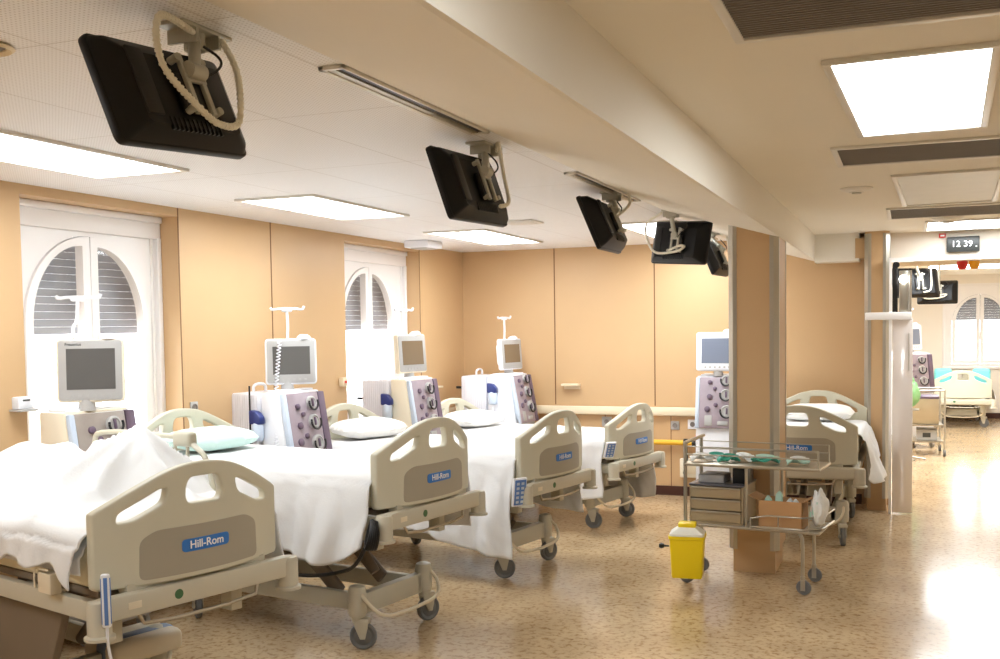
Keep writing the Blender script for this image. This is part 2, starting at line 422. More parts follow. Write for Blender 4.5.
pillar('pillar', -1.205, -.858, 7.53, 8.06, .17)
pillar('pillar_corner', -.385, -.165, 10.42, BY, .12)
struct(B().box(-.475, -.38, 10.49, BY, 2.42, 2.61).build('trim_6', M['tan'], smooth=0))
# glossy sliding door leaf at the passage, its frame, and the white cable duct that bridges to the pillar
b = B(); b.box(-.135, .042, 10.30, 10.345, .012, 1.84, bev=.004)
d = b.build('door_1', M['gloss'], smooth=30); struct(d)
B().box(-.165, -.142, 10.28, 10.40, 0, 2.40).box(-.165, .05, 10.30, 10.36, 2.36, 2.40).build('door_frame', M['pvc'], d, smooth=0)
B().box(-.137, -.09, 10.305, 10.345, 1.86, 2.33, bev=.006).cyl((-.105, 10.30, 2.335), (-.105, 10.35, 2.335), .03).build('door_closer', M['black'], d)
B().box(-.08, .0, 10.31, 10.345, 1.84, 2.28, bev=.01).cyl((.015, 10.32, 1.84), (.015, 10.32, 2.28), .016).build('door_track', M['steel'], d)
B().box(.005, .012, 10.288, 10.302, 1.35, 1.7, bev=.002).build('door_handle', M['steel'], d)
b = B(); b.box(-.375, .03, 10.26, 10.298, 1.825, 1.895, bev=.008)
tag(b.build('cable_duct', M['pvc']), 'short white cable duct bridging the far tan pillar and the glossy door', 'cable duct')
b = B(); b.lathe([(.0, -.04), (.03, -.03), (.042, 0), (.03, .03), (0, .04)], mtx=Matrix.Translation((-.04, 10.26, 2.2)))
lampo = b.build('passage_lamp', M['light_small'])
tag(lampo, 'small round lit lamp above the glossy door by the far pillar', 'lamp')
B().box(-.05, -.03, 10.27, 10.315, 2.19, 2.21).build('lamp_arm', M['pvc'], lampo)

# ------------------------------------------------------------------ ceiling fittings
def ceiling_light(x0, x1, y0, y1, label, split=False, lit=True, group='lit ceiling panels', rz=0):
    cx, cy = (x0+x1)/2, (y0+y1)/2
    t = thing('ceiling_light', label, 'ceiling light', (cx, cy, H), rz, group)
    hx, hy = (x1-x0)/2, (y1-y0)/2; f = .03
    b = B()
    b.box(-hx-f, hx+f, -hy-f, -hy, -.016, .0, bev=.003).box(-hx-f, hx+f, hy, hy+f, -.016, 0, bev=.003).box(-hx-f, -hx, -hy, hy, -.016, 0, bev=.003).box(hx, hx+f, -hy, hy, -.016, 0, bev=.003)
    if split: b.box(-.02, .02, -hy, hy, -.014, 0, bev=.003)
    b.build('frame', M['alu'], t)
    spans = ((-hx, -.02), (.02, hx)) if split else ((-hx, hx),)
    for a, c in spans:
        B().box(a, c, -hy, hy, -.008, -.001).build('diffuser', (M['light'] if cx < -1 or cy > 11 else M['light_side']) if lit else M['panel_off'], t, smooth=0)
    return t
M['panel_off'] = mat('unlit_panel', srgb(224, 220, 210), .4)
ceiling_light(-4.12, -3.56, 3.28, 4.47, 'lit rectangular ceiling panel nearest the first arched window')
ceiling_light(-4.06, -3.52, 5.68, 6.98, 'lit rectangular ceiling panel second along the window wall')
ceiling_light(-3.98, -3.44, 8.33, 9.80, 'lit twin-strip ceiling panel near the far left corner', split=True)
ceiling_light(-2.28, -1.80, 8.45, 10.4, 'lit ceiling panel behind the hung monitors, left of the steel-edged pillar')
ceiling_light(-.215, .265, 3.60, 5.02, 'large lit ceiling panel over the walkway at the upper right', rz=R(-2))
ceiling_light(.16, 1.05, 9.62, 10.5, 'lit ceiling panel just in front of the wall clock')
ceiling_light(-.04, .52, 6.52, 8.15, 'unlit whitish ceiling panel in a pale frame over the walkway', lit=False, rz=R(-2), group='unlit ceiling panels')
ceiling_light(-.4, .26, .3, 1.7, 'unseen ceiling panel added to light the walkway from behind the viewpoint')  # never in view, added for the light it throws down the walkway
ceiling_light(-4.1, -3.5, .2, 1.5, 'unseen ceiling panel added to light the bed side from behind the viewpoint')  # added out of frame as extra light on the bed side
def vent_grille(x0, x1, y0, y1, label):
    t = thing('ceiling_vent', label, 'ceiling vent', ((x0+x1)/2, (y0+y1)/2, H), 0, 'dark ceiling grilles')
    hx, hy = (x1-x0)/2, (y1-y0)/2; f = .03
    b = B()
    b.box(-hx-f, hx+f, -hy-f, -hy, -.014, 0, bev=.003).box(-hx-f, hx+f, hy, hy+f, -.014, 0, bev=.003).box(-hx-f, -hx, -hy, hy, -.014, 0, bev=.003).box(hx, hx+f, -hy, hy, -.014, 0, bev=.003)
    b.build('frame', M['alu'], t)
    b = B(); k = -hy+.012
    while k < hy-.01:
        b.box(-hx, hx, k, k+.008, -.010, -.002); k += .022
    b.build('slat', M['grille'], t, smooth=0)
    B().box(-hx, hx, -hy, hy, -.002, -.0005).build('backing', M['grille'], t, smooth=0)
vent_grille(-.46, 1.0, 2.4, 3.19, 'dark slatted ceiling grille at the top edge, nearest the camera')
vent_grille(-.33, 1.0, 5.38, 5.94, 'dark slatted ceiling grille between the lit square panel and the unlit panel')
vent_grille(-.13, 1.1, 8.40, 9.15, 'dark slatted ceiling grille between the unlit panel and the wall clock')
def slot(x0, x1, y0, y1, label):
    t = thing('slot_diffuser', label, 'air diffuser', ((x0+x1)/2, (y0+y1)/2, H), 0, 'long ceiling slots')
    hx, hy = (x1-x0)/2, (y1-y0)/2
    b = B(); b.box(-hx, -hx+.022, -hy, hy, -.014, 0, bev=.003).box(hx-.012, hx, -hy, hy, -.014, 0, bev=.003).box(-hx, hx, -hy, -hy+.02, -.014, 0, bev=.003).box(-hx, hx, hy-.02, hy, -.014, 0, bev=.003)
    b.build('frame', M['alu'], t)
    B().box(-hx+.022, .0, -hy+.02, hy-.02, -.010, -.002).build('blade', M['steel_dull'], t, smooth=0)
    B().box(.0, hx-.012, -hy+.02, hy-.02, -.005, -.001).build('slot_opening', M['black'], t, smooth=0)
slot(-1.80, -1.705, 2.96, 4.22, 'long narrow slotted diffuser between the first and second hung monitors')
slot(-1.79, -1.705, 5.52, 6.96, 'narrow slotted diffuser beside the third hung monitor')
def round_fit(name, x, y, r, label, cat, m='alu', d=.03):
    b = B(); b.lathe([(r, 0), (r, -.008), (r*.86, -d*.6), (r*.5, -d*.8), (r*.45, -d), (.001, -d)])
    o = b.build(name, M[m], loc=(x, y, H)); tag(o, label, cat)
    b = B(); b.lathe([(r*.3, -d+.001), (r*.3, -d-.006), (.001, -d-.006)]); b.build('sensor_tip', M['grey_metal'], o)
    return o
round_fit('smoke_detector', -.31, 7.03, .10, 'flat round smoke detector left of the unlit ceiling panel', 'smoke detector')
round_fit('smoke_detector', .30, 9.25, .13, 'round smoke detector in front of the lit panel by the clock', 'smoke detector', d=.05)
t = thing('round_vent', 'round recessed ceiling vent in the top left corner', 'ceiling vent', (-2.56, 2.33, H))
b = B(); b.lathe([(.075, 0), (.085, -.008), (.075, -.016), (.06, -.008), (.058, 0)]); b.build('ring', M['rail_cream'], t)
b = B(); b.lathe([(.058, -.001), (.058, -.004), (.001, -.004)]); b.build('recess', M['grille'], t)
b = B(); b.lathe([(.03, -.004), (.034, -.012), (.02, -.02), (.001, -.021)]); b.build('core', M['grey_metal'], t)
o = B().box(-.14, .14, -.14, .14, -.015, 0, bev=.006).box(-.1, .1, -.1, .1, -.02, -.01, bev=.004).build('ceiling_speaker', M['alu'], loc=(-2.92, 7.9, H)); tag(o, 'flat pale square ceiling plate behind the second hung monitor', 'ceiling plate')
o = B().box(-.13, .13, -.17, .17, -.07, 0, bev=.012).build('ceiling_box', M['mach_white'], loc=(-4.44, 9.2, H)); tag(o, 'small white box on the ceiling above the second arched window', 'ceiling box')
B().box(-.08, .08, -.12, .12, -.078, -.068, bev=.003).build('cover', M['bezel'], o)

# ------------------------------------------------------------------ ceiling-hung televisions
def make_tv(pos, yaw, tilt, roll, w, label, variant=0, conduit=True, thick=.05, mount=None):
    h = w*.62
    t = thing('television', label, 'television', pos, 0, 'ceiling-hung televisions')
    mtx = Matrix.Rotation(yaw, 4, 'Z') @ Matrix.Rotation(tilt, 4, 'X') @ Matrix.Rotation(roll, 4, 'Y')
    b = B(); b.prism(round_poly([(-w/2, -h/2), (w/2, -h/2), (w/2, h/2), (-w/2, h/2)], .025), 0, .028, axis='y', bev=.006); b.xf(mtx)
    bez = b.build('front_bezel', M['tvblack'], t)
    b = B(); b.box(-w/2+.025, w/2-.025, .0281, .030, -h/2+.04, h/2-.025); b.xf(mtx); b.build('screen', M['screen'], t, smooth=0)
    # back shell: bevelled pan
    b = B(); q = bmesh.new()
    lv = [(0, 1, 1, 0), (-thick*.45, .93, .93, 0), (-thick, .74, .70, -.012)]
    rings = []
    for (d, fx, fz, dz) in lv: rings.append([q.verts.new((x*fx, d, z*fz+dz)) for x, z in round_poly([(-w/2+.006, -h/2+.006), (w/2-.006, -h/2+.006), (w/2-.006, h/2-.006), (-w/2+.006, h/2-.006)], .025)])
    n = len(rings[0])
    for a, c in zip(rings, rings[1:]):
        for k in range(n): q.faces.new((a[k], a[(k+1) % n], c[(k+1) % n], c[k]))
    q.faces.new(rings[-1]); bmesh.ops.recalc_face_normals(q, faces=q.faces); b._add(q); b.xf(mtx); b.build('back_shell', M['tvblack'], t, smooth=25)
    b = B()                                                     # raised side strip, vents, connector tray
    b.box(-w/2+.07, -w/2+.13, -thick-.006, -thick+.004, -h*.30, h*.33, bev=.004)
    b.xf(mtx); b.build('speaker_strip', M['black'], t)
    b = B()
    for k in range(12): b.box(-.1+.017*k, -.093+.017*k, -thick-.003, -thick+.006, -h*.42, -h*.30)
    b.xf(mtx); b.build('vent_slots', M['black'], t, smooth=0)
    b = B(); b.box(.02-.06, .02+.06, -thick-.022, -thick, -h*.25, h*.12, bev=.006); b.xf(mtx); b.build('connector_tray', M['black'], t)
    # vesa bracket
    b = B()
    for s in (-1, 1):
        b.box(.03*s-.008+.02, .03*s+.008+.02, -thick-.034, -thick-.02, -h*.28, h*.30, bev=.002)
        b.cyl((.05*s+.02, -thick-.04, h*.24), (.05*s+.02, -thick-.01, h*.24), .011, n=10)
        b.cyl((.05*s+.02, -thick-.04, -h*.24), (.05*s+.02, -thick-.01, -h*.24), .011, n=10)
        b.box(min(.05*s, .02*s)+.02, max(.05*s, .02*s)+.02, -thick-.03, -thick-.02, h*.225, h*.255); b.box(min(.05*s, .02*s)+.02, max(.05*s, .02*s)+.02, -thick-.03, -thick-.02, -h*.255, -h*.225)
    b.box(-.02, .06, -thick-.036, -thick-.026, h*.02, h*.1, bev=.002)
    b.xf(mtx); b.build('mounting_plate', M['grey_metal'], t)
    # arm up to the ceiling
    knuckle = mtx @ Vector((.02, -thick-.04, h*.12)); top = Vector((mount[0]-pos[0], mount[1]-pos[1], H-pos[2]))
    mid = Vector((top.x, top.y, knuckle.z+.14))
    b = B(); b.tube([knuckle, mid, top], .017, smooth=1); b.cyl(knuckle-Vector((0, .03, 0)), knuckle+Vector((0, .03, 0)), .024)
    b.cyl(top-Vector((0, 0, .06)), top, .03); b.build('ceiling_arm', M['grey_metal'], t)
    b = B(); b.box(top.x-.05, top.x+.05, top.y-.11, top.y+.11, top.z-.012, top.z, bev=.003)
    for s in (-1, 1): b.box(top.x-.05, top.x+.05, top.y+s*.05-.006, top.y+s*.05+.006, top.z-.05, top.z-.01)
    b.build('ceiling_plate', M['grey_metal'], t)
    # corrugated cream conduit that loops over the back
    if variant == 0:
        pts = [(top.x+.05, top.y-.07, top.z-.03), *(mtx @ Vector(v) for v in ((-.12, -thick-.10, h*.46), (-.14, -thick-.07, h*.05), (-.03, -thick-.05, -h*.28), (.04, -thick-.045, -h*.40), (.12, -thick-.05, -h*.34), (.15, -thick-.08, h*.1))), (top.x+.07, top.y+.03, top.z-.03)]
    elif variant == 1:
        pts = [(top.x+.04, top.y+.06, top.z-.03), *(mtx @ Vector(v) for v in ((.12, -thick-.10, h*.5), (.15, -thick-.06, h*.05), (.13, -thick-.05, -h*.3), (.04, -thick-.04, -h*.38)))]
    elif variant == 2:
        pts = [(top.x+.04, top.y+.06, top.z-.03), *(mtx @ Vector(v) for v in ((.14, -thick-.13, h*.5), (.13, -thick-.12, h*.2), (.06, -thick-.03, h*.05)))]
    else:
        pts = [(top.x-.06, top.y-.05, top.z-.02), *(mtx @ Vector(v) for v in ((-w*.45, -thick-.08, h*.35), (-w*.42, -thick-.05, -.02), (-w*.25, -thick-.04, -h*.30), (.05, -thick-.035, -h*.26), (.12, -thick-.03, -h*.14), (.07, -thick-.03, -h*.13), (-.03, -thick-.03, -h*.24)))]
    P = spline([tuple(v) for v in pts], 12)
    b = B(); b.tube(P, .0085, n=8)
    acc = 0; last = Vector(P[0])
    for a in P[1:]:
        a = Vector(a); d_ = a-last; 
        if d_.length > .012:
            b.cyl(a-d_.normalized()*.003, a+d_.normalized()*.003, .0105, n=8); last = a
    b.build('cable_conduit', M['cable_cream'], t)
    b = B(); b.tube([mtx @ Vector(v) for v in ((.03, -thick-.02, h*.05), (.09, -thick-.07, h*.12), (.15, -thick-.05, h*.3), (.10, -thick-.04, h*.42))], .004, n=6, smooth=2); b.build('power_cable', M['black'], t)
    return t
make_tv((-1.887, 2.337, 2.445), 1.478, -.372, -.063, .493, 'black television hung from the ceiling nearest the camera, with a looped cream conduit', 0, mount=(-1.90, 2.46, H))
make_tv((-1.869, 4.384, 2.449), 1.481, -.336, -.012, .551, 'second black television from the camera, hung at the end of the long ceiling slot', 1, mount=(-1.86, 4.53, H))
make_tv((-1.830, 6.415, 2.451), 1.60, -.393, -.009, .574, 'third black television from the camera, seen nearly edge-on below the short slot', 2, mount=(-1.79, 6.52, H), thick=.08)
make_tv((-1.623, 7.865, 2.434), -.466, -.143, .077, .531, 'black ceiling television with its back square to the camera, left of the pillar', 3, mount=(-1.66, 7.72, 2.664), thick=.06)
make_tv((-1.66, 9.6, 2.42), 1.5, -.38, 0, .56, 'black ceiling television half hidden behind the steel-edged pillar', 1, mount=(-1.72, 9.64, 2.664))

# ------------------------------------------------------------------ hospital beds
def footprofile(w=.45, h=.46, side=.295):
    L = [(-w, 0), (-w, side), (-w*.92, side+.022), (-w*.58, side+.100), (-w*.30, h-.016), (0, h), (w*.30, h-.016), (w*.58, side+.100), (w*.92, side+.022), (w, side), (w, 0)]
    top = spline(L[1:-1], 6)
    return [L[0]]+top+[L[-1]]
def bow(y, amp=.10): return -amp*(abs(y)/.45)**2.0
def endboard(holes=True, amp=.10, thick=.045, scale=1.0):
    """moulded end board with three grip openings; outer face looks to +x"""
    cu = bpy.data.curves.new('t', 'CURVE'); cu.dimensions = '2D'; cu.fill_mode = 'BOTH'; cu.extrude = thick/2-.009; cu.bevel_depth = .009; cu.bevel_resolution = 2
    def add(pts):
        s = cu.splines.new('POLY'); s.points.add(len(pts)-1)
        for p, q in zip(s.points, pts): p.co = (q[0], q[1], 0, 1)
        s.use_cyclic_u = True
    inset = .009
    prof = round_poly(footprofile(.45-inset, .46-inset, .295-inset), .012, 3)
    add(prof)
    if holes:
        add(round_poly([(-.085, .285), (.085, .285), (.10, .335), (.078, .41), (-.078, .41), (-.10, .335)], .035))
        for s in (-1, 1):
            add(round_poly([(s*.375, .238), (s*.30, .244), (s*.172, .305), (s*.155, .375), (s*.195, .378), (s*.37, .29)], .028))
    o = bpy.data.objects.new('t', cu); C.objects.link(o)
    dg = bpy.context.evaluated_depsgraph_get(); me = bpy.data.meshes.new_from_object(o.evaluated_get(dg)); bpy.data.objects.remove(o)
    b = B(); b.bm.from_mesh(me); bpy.data.meshes.remove(me)
    bmesh.ops.remove_doubles(b.bm, verts=b.bm.verts, dist=1e-5)
    k = -.42
    while k < .43:
        bmesh.ops.bisect_plane(b.bm, geom=b.bm.verts[:]+b.bm.edges[:]+b.bm.faces[:], plane_co=(k, 0, 0), plane_no=(1, 0, 0)); k += .04
    for v in b.bm.verts:
        y, z, d = v.co.x, v.co.y, v.co.z
        v.co = Vector((d+bow(y, amp), y, z))
    bmesh.ops.recalc_face_normals(b.bm, faces=b.bm.faces)
    return b
def bent_plate(poly, x0, x1, amp=.10):
    b = B(); b.prism(poly, x0, x1, axis='x')
    k = -.42
    while k < .43:
        bmesh.ops.bisect_plane(b.bm, geom=b.bm.verts[:]+b.bm.edges[:]+b.bm.faces[:], plane_co=(0, k, 0), plane_no=(0, 1, 0)); k += .04
    for v in b.bm.verts: v.co.x += bow(v.co.y, amp)
    return b
def castor(b_frame, b_wheel, x, y, ang, r=.078):
    """swivel fork and wheel, trailing by a little"""
    c, s = math.cos(ang), math.sin(ang); cx, cy = x+.03*c, y+.03*s
    ax = Vector((-s, c, 0)); ctr = Vector((cx, cy, r))
    for k in (-1, 1):
        a = ctr+ax*.026*k
        b_frame.prism([(-.014, -.014), (.014, -.014), (.03, .05), (.035, .10), (-.05, .10), (-.045, .06)], -.004, .004, axis='y', bev=.002, mtx=Matrix.Translation(a) @ Matrix.Rotation(ang, 4, 'Z'))
    b_frame.box(-.05, .04, -.034, .034, .07, .105, bev=.012, mtx=Matrix.Translation(ctr) @ Matrix.Rotation(ang, 4, 'Z'))
    b_frame.cyl((x, y, r+.085), (x, y, r+.125), .034); b_frame.cyl(ctr-ax*.034, ctr+ax*.034, .012, n=12)
    mt = Matrix.Translation(ctr) @ ax.to_track_quat('Z', 'Y').to_matrix().to_4x4()
    b_wheel.lathe([(.02, -.016), (.045, -.016), (.05, -.012), (r-.012, -.018), (r-.003, -.013), (r, 0), (r-.003, .013), (r-.012, .018), (.05, .012), (.045, .016), (.02, .016)], mtx=mt)

def make_bed(loc, rz, zp, label, hx=-1.115, bdx=0, group='hospital beds with moulded foot boards', headz=None, rail=False, covers=False, cast=(.5, 1.2, 2.6, -.4), teal=False, badge=True):
    """origin on the floor under the bed; +x towards the foot; zp = underside of the foot board"""
    t = thing('hospital_bed', label, 'hospital bed', (loc[0], loc[1], 0), rz, group)
    FX = .955                                            # foot board sits here, its outer face bows to about +1.0
    f = endboard(); f.xf(Matrix.Translation((FX+.02, 0, zp)))
    fb = f.build('footboard', M['bed_beige'], t, smooth=35)
    if badge:
        pl = bent_plate(round_poly([(-.29, .012), (.29, .012), (.285, .17), (.22, .205), (-.22, .205), (-.285, .17)], .03), FX+.0425, FX+.0445); pl.xf(Matrix.Translation((0, 0, zp)))
        pl.build('inset_panel', M['bed_inset'], fb, smooth=30)
        bd = bent_plate(round_poly([(-.115, .098), (.115, .098), (.115, .15), (-.115, .15)], .018), FX+.0445, FX+.0475); bd.xf(Matrix.Translation((0, 0, zp)))
        bd.build('badge', M['badge'], fb, smooth=30)
        tx = text_obj('lettering', 'Hill-Rom', .046, M['letter'], fb, loc=(FX+.0478, 0, zp+.124), rot=(PI/2, 0, PI/2))
    hz = headz if headz is not None else zp
    hb = endboard(amp=.05); hb.xf(Matrix.Rotation(PI, 4, 'Z')); hb.xf(Matrix.Translation((hx, 0, hz-.01)))
    hb.build('headboard', M['bed_beige'], t, smooth=35)
    # end rail with rollers
    b = B(); b.box(.93, .985, -.47, .47, zp-.115, zp-.022, bev=.012); b.box(.89, .95, -.34, .34, zp-.03, zp+.005)
    er = b.build('end_rail', M['bed_frame'], t)
    b = B()
    b.lathe([(.001, .001), (.02, .001), (.02, 0), (.012, 0), (.012, .0005)], n=24, mtx=Matrix.Translation((.9855, -.13, zp-.068)) @ Matrix.Rotation(PI/2, 4, 'Y')); b.build('round_mark', M['green_mark'], er)
    B().box(.984, .9865, -.36, -.30, zp-.083, zp-.055, bev=.001).build('rail_label', M['bed_pale'], er)
    b = B(); b.tube([(.965, -.30, zp-.115), (.975, -.28, zp-.165), (.975, .26, zp-.165), (.965, .28, zp-.115)], .008, smooth=1); b.build('lower_handle', M['steel_dull'], t)
    for sx, sy in ((1, 1), (1, -1), (-1, 1), (-1, -1)):
        x = .955 if sx > 0 else hx+.05
        b = B(); b.lathe([(.044, 0), (.058, .0), (.058, .012), (.046, .018), (.046, .13), (.040, .145), (.02, .148)], mtx=Matrix.Translation((x, sy*.465, zp-.175)))
        b.build('bumper_roller', M['bed_frame'], t)
    # upper frame
    b = B(); zf = zp-.1
    for s in (-1, 1): b.box(hx+.04, .95, s*.43-.02, s*.43+.02, zf-.03, zf+.05, bev=.006)
    for x in (hx+.08, -.3, .3, .9): b.box(x-.025, x+.025, -.42, .42, zf-.03, zf+.04, bev=.004)
    for s in (-1, 1): b.box(.72, .80, s*.3-.03, s*.3+.03, zf-.16, zf, bev=.006)
    b.build('upper_frame', M['bed_frame'], t)
    b = B(); b.box(hx+.05, .86, -.41, .41, zp-.045, zp-.015, bev=.006); b.build('deck', M['bed_dark'], t)
    b = B(); b.box(hx+.06, .835, -.43, .43, zp-.012, zp+.165, bev=.035, seg=3); b.build('mattress', M['mattress'], t)
    # base
    b = B()
    for s in (-1, 1): b.box(-.66, .66, s*.25-.02, s*.25+.02, .20, .30, bev=.006)
    b.box(.60, .66, -.30, .30, .19, .31, bev=.008); b.box(-.66, -.60, -.30, .30, .19, .31, bev=.008)
    for sx in (-1, 1):
        for sy in (-1, 1):
            b.lathe([(.05, .0), (.052, .02), (.052, .13), (.045, .165), (.02, .175)], mtx=Matrix.Translation((sx*.64, sy*.32, .195)))
    b.build('base_frame', M['bed_frame'], t, loc=(bdx, 0, 0))
    b = B()
    for s in (-1, 1): b.tube([(.665, s*.33, .33), (.74, s*.34, .27), (.80, s*.30, .20), (.80, s*.22, .185)] if False else [(.66, s*.33, .34), (.745, s*.335, .26), (.79, s*.26, .185), (.79, 0, .175)], .011, smooth=2)
    b.build('brake_bar', M['bed_pale'], t, loc=(bdx, 0, 0))
    k = 0
    for sx in (1, -1):
        for sy in (-1, 1):
            b1, b2 = B(), B(); castor(b1, b2, sx*.64, sy*.32, cast[k], .078); k += 1
            cs = b1.build('castor', M['bed_frame'], t, loc=(bdx, 0, 0)); b2.build('wheel', M['rubber'], cs)
    # scissor lift
    for s in (-1, 1):
        for (xa, xb, off) in ((.42, -.10, .0), (-.42, .10, .05)):
            a, c = Vector((xa+bdx, s*(.20-off), .27)), Vector((xb, s*(.20-off), zf-.02))
            d_ = c-a; ang = math.atan2(d_.z, d_.x)
            bb = B(); bb.box(0, d_.length, -.018, .018, -.045, .045, bev=.012, mtx=Matrix.Translation(a) @ Matrix.Rotation(-ang, 4, 'Y')); bb.build('lift_arm', M['bed_dark'], t)
    b = B(); b.box(-.16, .30, -.14, .14, zf-.14, zf-.02, bev=.02); b.cyl((.3, 0, zf-.09), (.52+bdx, 0, .36), .03); b.build('lift_motor', M['bed_dark'], t)
    if rail:
        b = B(); y = .475; z = zp+.47
        b.tube([(-.62, y, zp+.05), (-.62, y, z-.06), (-.56, y, z), (.18, y, z)], .014, smooth=2); b.tube([(.24, y, z-.02), (.40, y, z-.10), (.44, y, zp+.02)], .014, smooth=2)
        b.tube([(-.62, y, zp+.20), (.40, y, zp+.20)], .010)
        for x in (-.35, -.1, .12, .22): b.tube([(x, y, zp-.05), (x, y, z-.01)], .009)
        b.box(.13, .27, y-.03, y+.03, z-.045, z+.03, bev=.02, seg=3)
        b.build('side_rail', M['bed_beige'], t)
    if covers:
        b = B(); b.box(-.02, .26, .02, .40, .25, .36, bev=.035, seg=3); b.build('base_cover', M['bed_pale'], t)
        b = B(); b.box(.09, .20, .015, .405, .245, .365, bev=.035, seg=3); b.build('pedal_panel', M['blue_grey'], t)
        b = B(); b.prism([(-.45, .20), (.32, .20), (.52, zp-.17), (-.12, zp-.17)], -.37, -.33, axis='y', bev=.01); b.build('lift_shroud', M['bed_dark'], t)
    return t
M['green_mark'] = mat('green_mark', srgb(70, 110, 70), .5)
M['blue_grey'] = mat('blue_grey_panel', srgb(116, 134, 166), .45)
beds = {
    1: ((-3.65, 3.742), R(-15.9), .813),
    2: ((-3.455, 5.45), R(-9.7), .84),
    3: ((-3.284, 7.255), R(-11.3), .743),
    4: ((-3.188, 9.229), R(-12.3), .651),
    5: ((-.81, 9.36), R(-90), .70),
}
make_bed(*beds[1], 'beige hospital bed nearest the camera, under a crumpled white blanket', rail=True, covers=True, hx=-.97, headz=.66, bdx=-.50)
make_bed(*beds[2], 'beige hospital bed between the first and second dialysis machines, black cable at its foot corner')
make_bed(*beds[3], 'beige hospital bed with the longest hanging sheet, third from the camera')
make_bed(*beds[4], 'beige hospital bed along the back wall, fourth from the camera, foot beside the wall sockets', cast=(.2, .6, 2.6, -.4))
make_bed(*beds[5], 'beige hospital bed standing behind the steel-edged pillar, headboard against the back wall', cast=(2.5, .2, 2.6, .3), headz=.70)
make_bed((.86, 19.85), R(-90), .52, 'distant beige hospital bed in the bright far room under the arched window', badge=False, headz=.46)

def bedmtx(k):
    (x, y), a, z = beds[k]
    return Matrix.Translation((x, y, 0)) @ Matrix.Rotation(a, 4, 'Z')
def cloth(name, k, x0, x1, dropN, dropF, seed, top=None, hw=.455, label='', cat='bed sheet', extra=None, nx=90, nv=100, folds=1.0, group='white bed sheets', thick=.004, m='sheet'):
    """a sheet laid over a mattress: flat top, rounded edges, sides hanging in folds. drop functions take x in 0..1"""
    (bx, by), a, zp = beds[k]
    zt = (zp+.172) if top is None else top
    rng = random.Random(seed); ph = [rng.uniform(0, 6.28) for _ in range(8)]
    q = bmesh.new(); grid = []; r = .05
    for i in range(nx+1):
        u = i/nx; x = x0+(x1-x0)*u; row = []
        dn, df = dropN(u), dropF(u)
        for j in range(nv+1):
            s = -(hw+dn)+(2*hw+dn+df)*j/nv
            sg = -1 if s < 0 else 1; e = abs(s)-(hw-r)
            L = r*PI/2
            if e <= 0: y, z = s, zt
            elif e < L: th = e/r; y, z = sg*(hw-r+r*math.sin(th)), zt-r+r*math.cos(th)
            else:
                d = e-L; am = folds*(.006+.075*min(1, d/.40))
                w = math.sin(x*13+ph[0]+.6*math.sin(x*5+ph[1]))*.5+math.sin(x*29+ph[2]+d*3)*.28+math.sin(x*7.3+ph[3]-d*2)*.4
                y = sg*(hw+.012+am*(.55+.55*w)+.03*d); z = zt-r-d
                x_ = x+.018*math.sin(d*9+ph[4]+x*4)*min(1, d/.2)
            n1 = noise.noise(Vector((x*3.2+seed, s*3.2, seed*.7)))*.010+noise.noise(Vector((x*9+seed, s*9, seed)))*.004
            if e <= 0: z += abs(n1)*1.2
            elif e >= L: y += sg*(abs(noise.noise(Vector((x*6+seed, z*2.5, sg))))*.03+abs(noise.noise(Vector((x*13+z*6, z*7, seed))))*.014)*min(1, d/.12)
            if extra: y, z = extra(x, s, y, z)
            row.append(q.verts.new((x if e < L else x_, y, z)))
        grid.append(row)
    for i in range(nx):
        for j in range(nv): q.faces.new((grid[i][j], grid[i+1][j], grid[i+1][j+1], grid[i][j+1]))
    bmesh.ops.recalc_face_normals(q, faces=q.faces)
    b = B(); b._add(q)
    o = b.build(name, M[m], smooth=180); o.matrix_world = bedmtx(k)
    sm = o.modifiers.new('s', 'SOLIDIFY'); sm.thickness = thick; sm.offset = 1
    return tag(o, label, cat, group)
def lerp(a, b, t): return a+(b-a)*t
cloth('bed_sheet', 2, -1.02, .865, lambda u: .44+.03*math.sin(u*9)-.10*max(0, (u-.86)/.14)**1.5, lambda u: .42, 3, label='white sheet on the bed with the black cable, hanging almost to its base')
cloth('bed_sheet', 3, -1.02, .865, lambda u: .60+.05*math.sin(u*7+1)+.04*u, lambda u: .50+.03*math.sin(u*8), 5, label='white sheet hanging longest, over the third bed from the camera')
cloth('bed_sheet', 4, -1.02, .865, lambda u: .50+.04*math.sin(u*8+2), lambda u: .60+.04*math.sin(u*9), 8, label='white sheet on the fourth bed, along the back wall')
# bed 5: the foot half is bare, the sheet is bunched towards the head and falls down on the walkway side
cloth('bed_sheet', 5, -.95, .30, lambda u: .25, lambda u: .30+.14*u-.2*max(0, u-.85)/.15, 11, label='white sheet bunched and trailing off the bed behind the pillar', hw=.465, folds=1.8, nx=70)

# crumpled blanket on bed 1
(_x, _y), _a, _z = beds[1]
def crumple(x, s, y, z):
    if abs(s) < .66:
        g = lambda px, py, sx, sy, h: h*math.exp(-((x-px)/sx)**2-((s-py)/sy)**2)
        w = max(0, 1-(abs(s)/.66)**4)
        dx, dy = x-.13, s-.27; rr_ = math.hypot(dx, dy); th = math.atan2(dy, dx)
        cone = max(0, 1-rr_/.36)**1.15*.33
        fan = (1-abs(math.sin(th*3.5+.7+.9*noise.noise(Vector((x*2, s*2, 5))))))**1.6*.11*min(1, rr_/.25)*math.exp(-(rr_/.62)**2)
        h = cone+fan+g(-.30, .16, .22, .2, .10)+g(-.62, .05, .22, .35, .15)
        h += .05*(1-abs(noise.noise(Vector((x*3.4+s*1.5, s*2.2-x, 4)))*2.2))*math.exp(-((x+.25)/.5)**2)
        h += .018*noise.noise(Vector((x*8, s*7, 2)))
        z += max(h, 0)*w
    return y, z
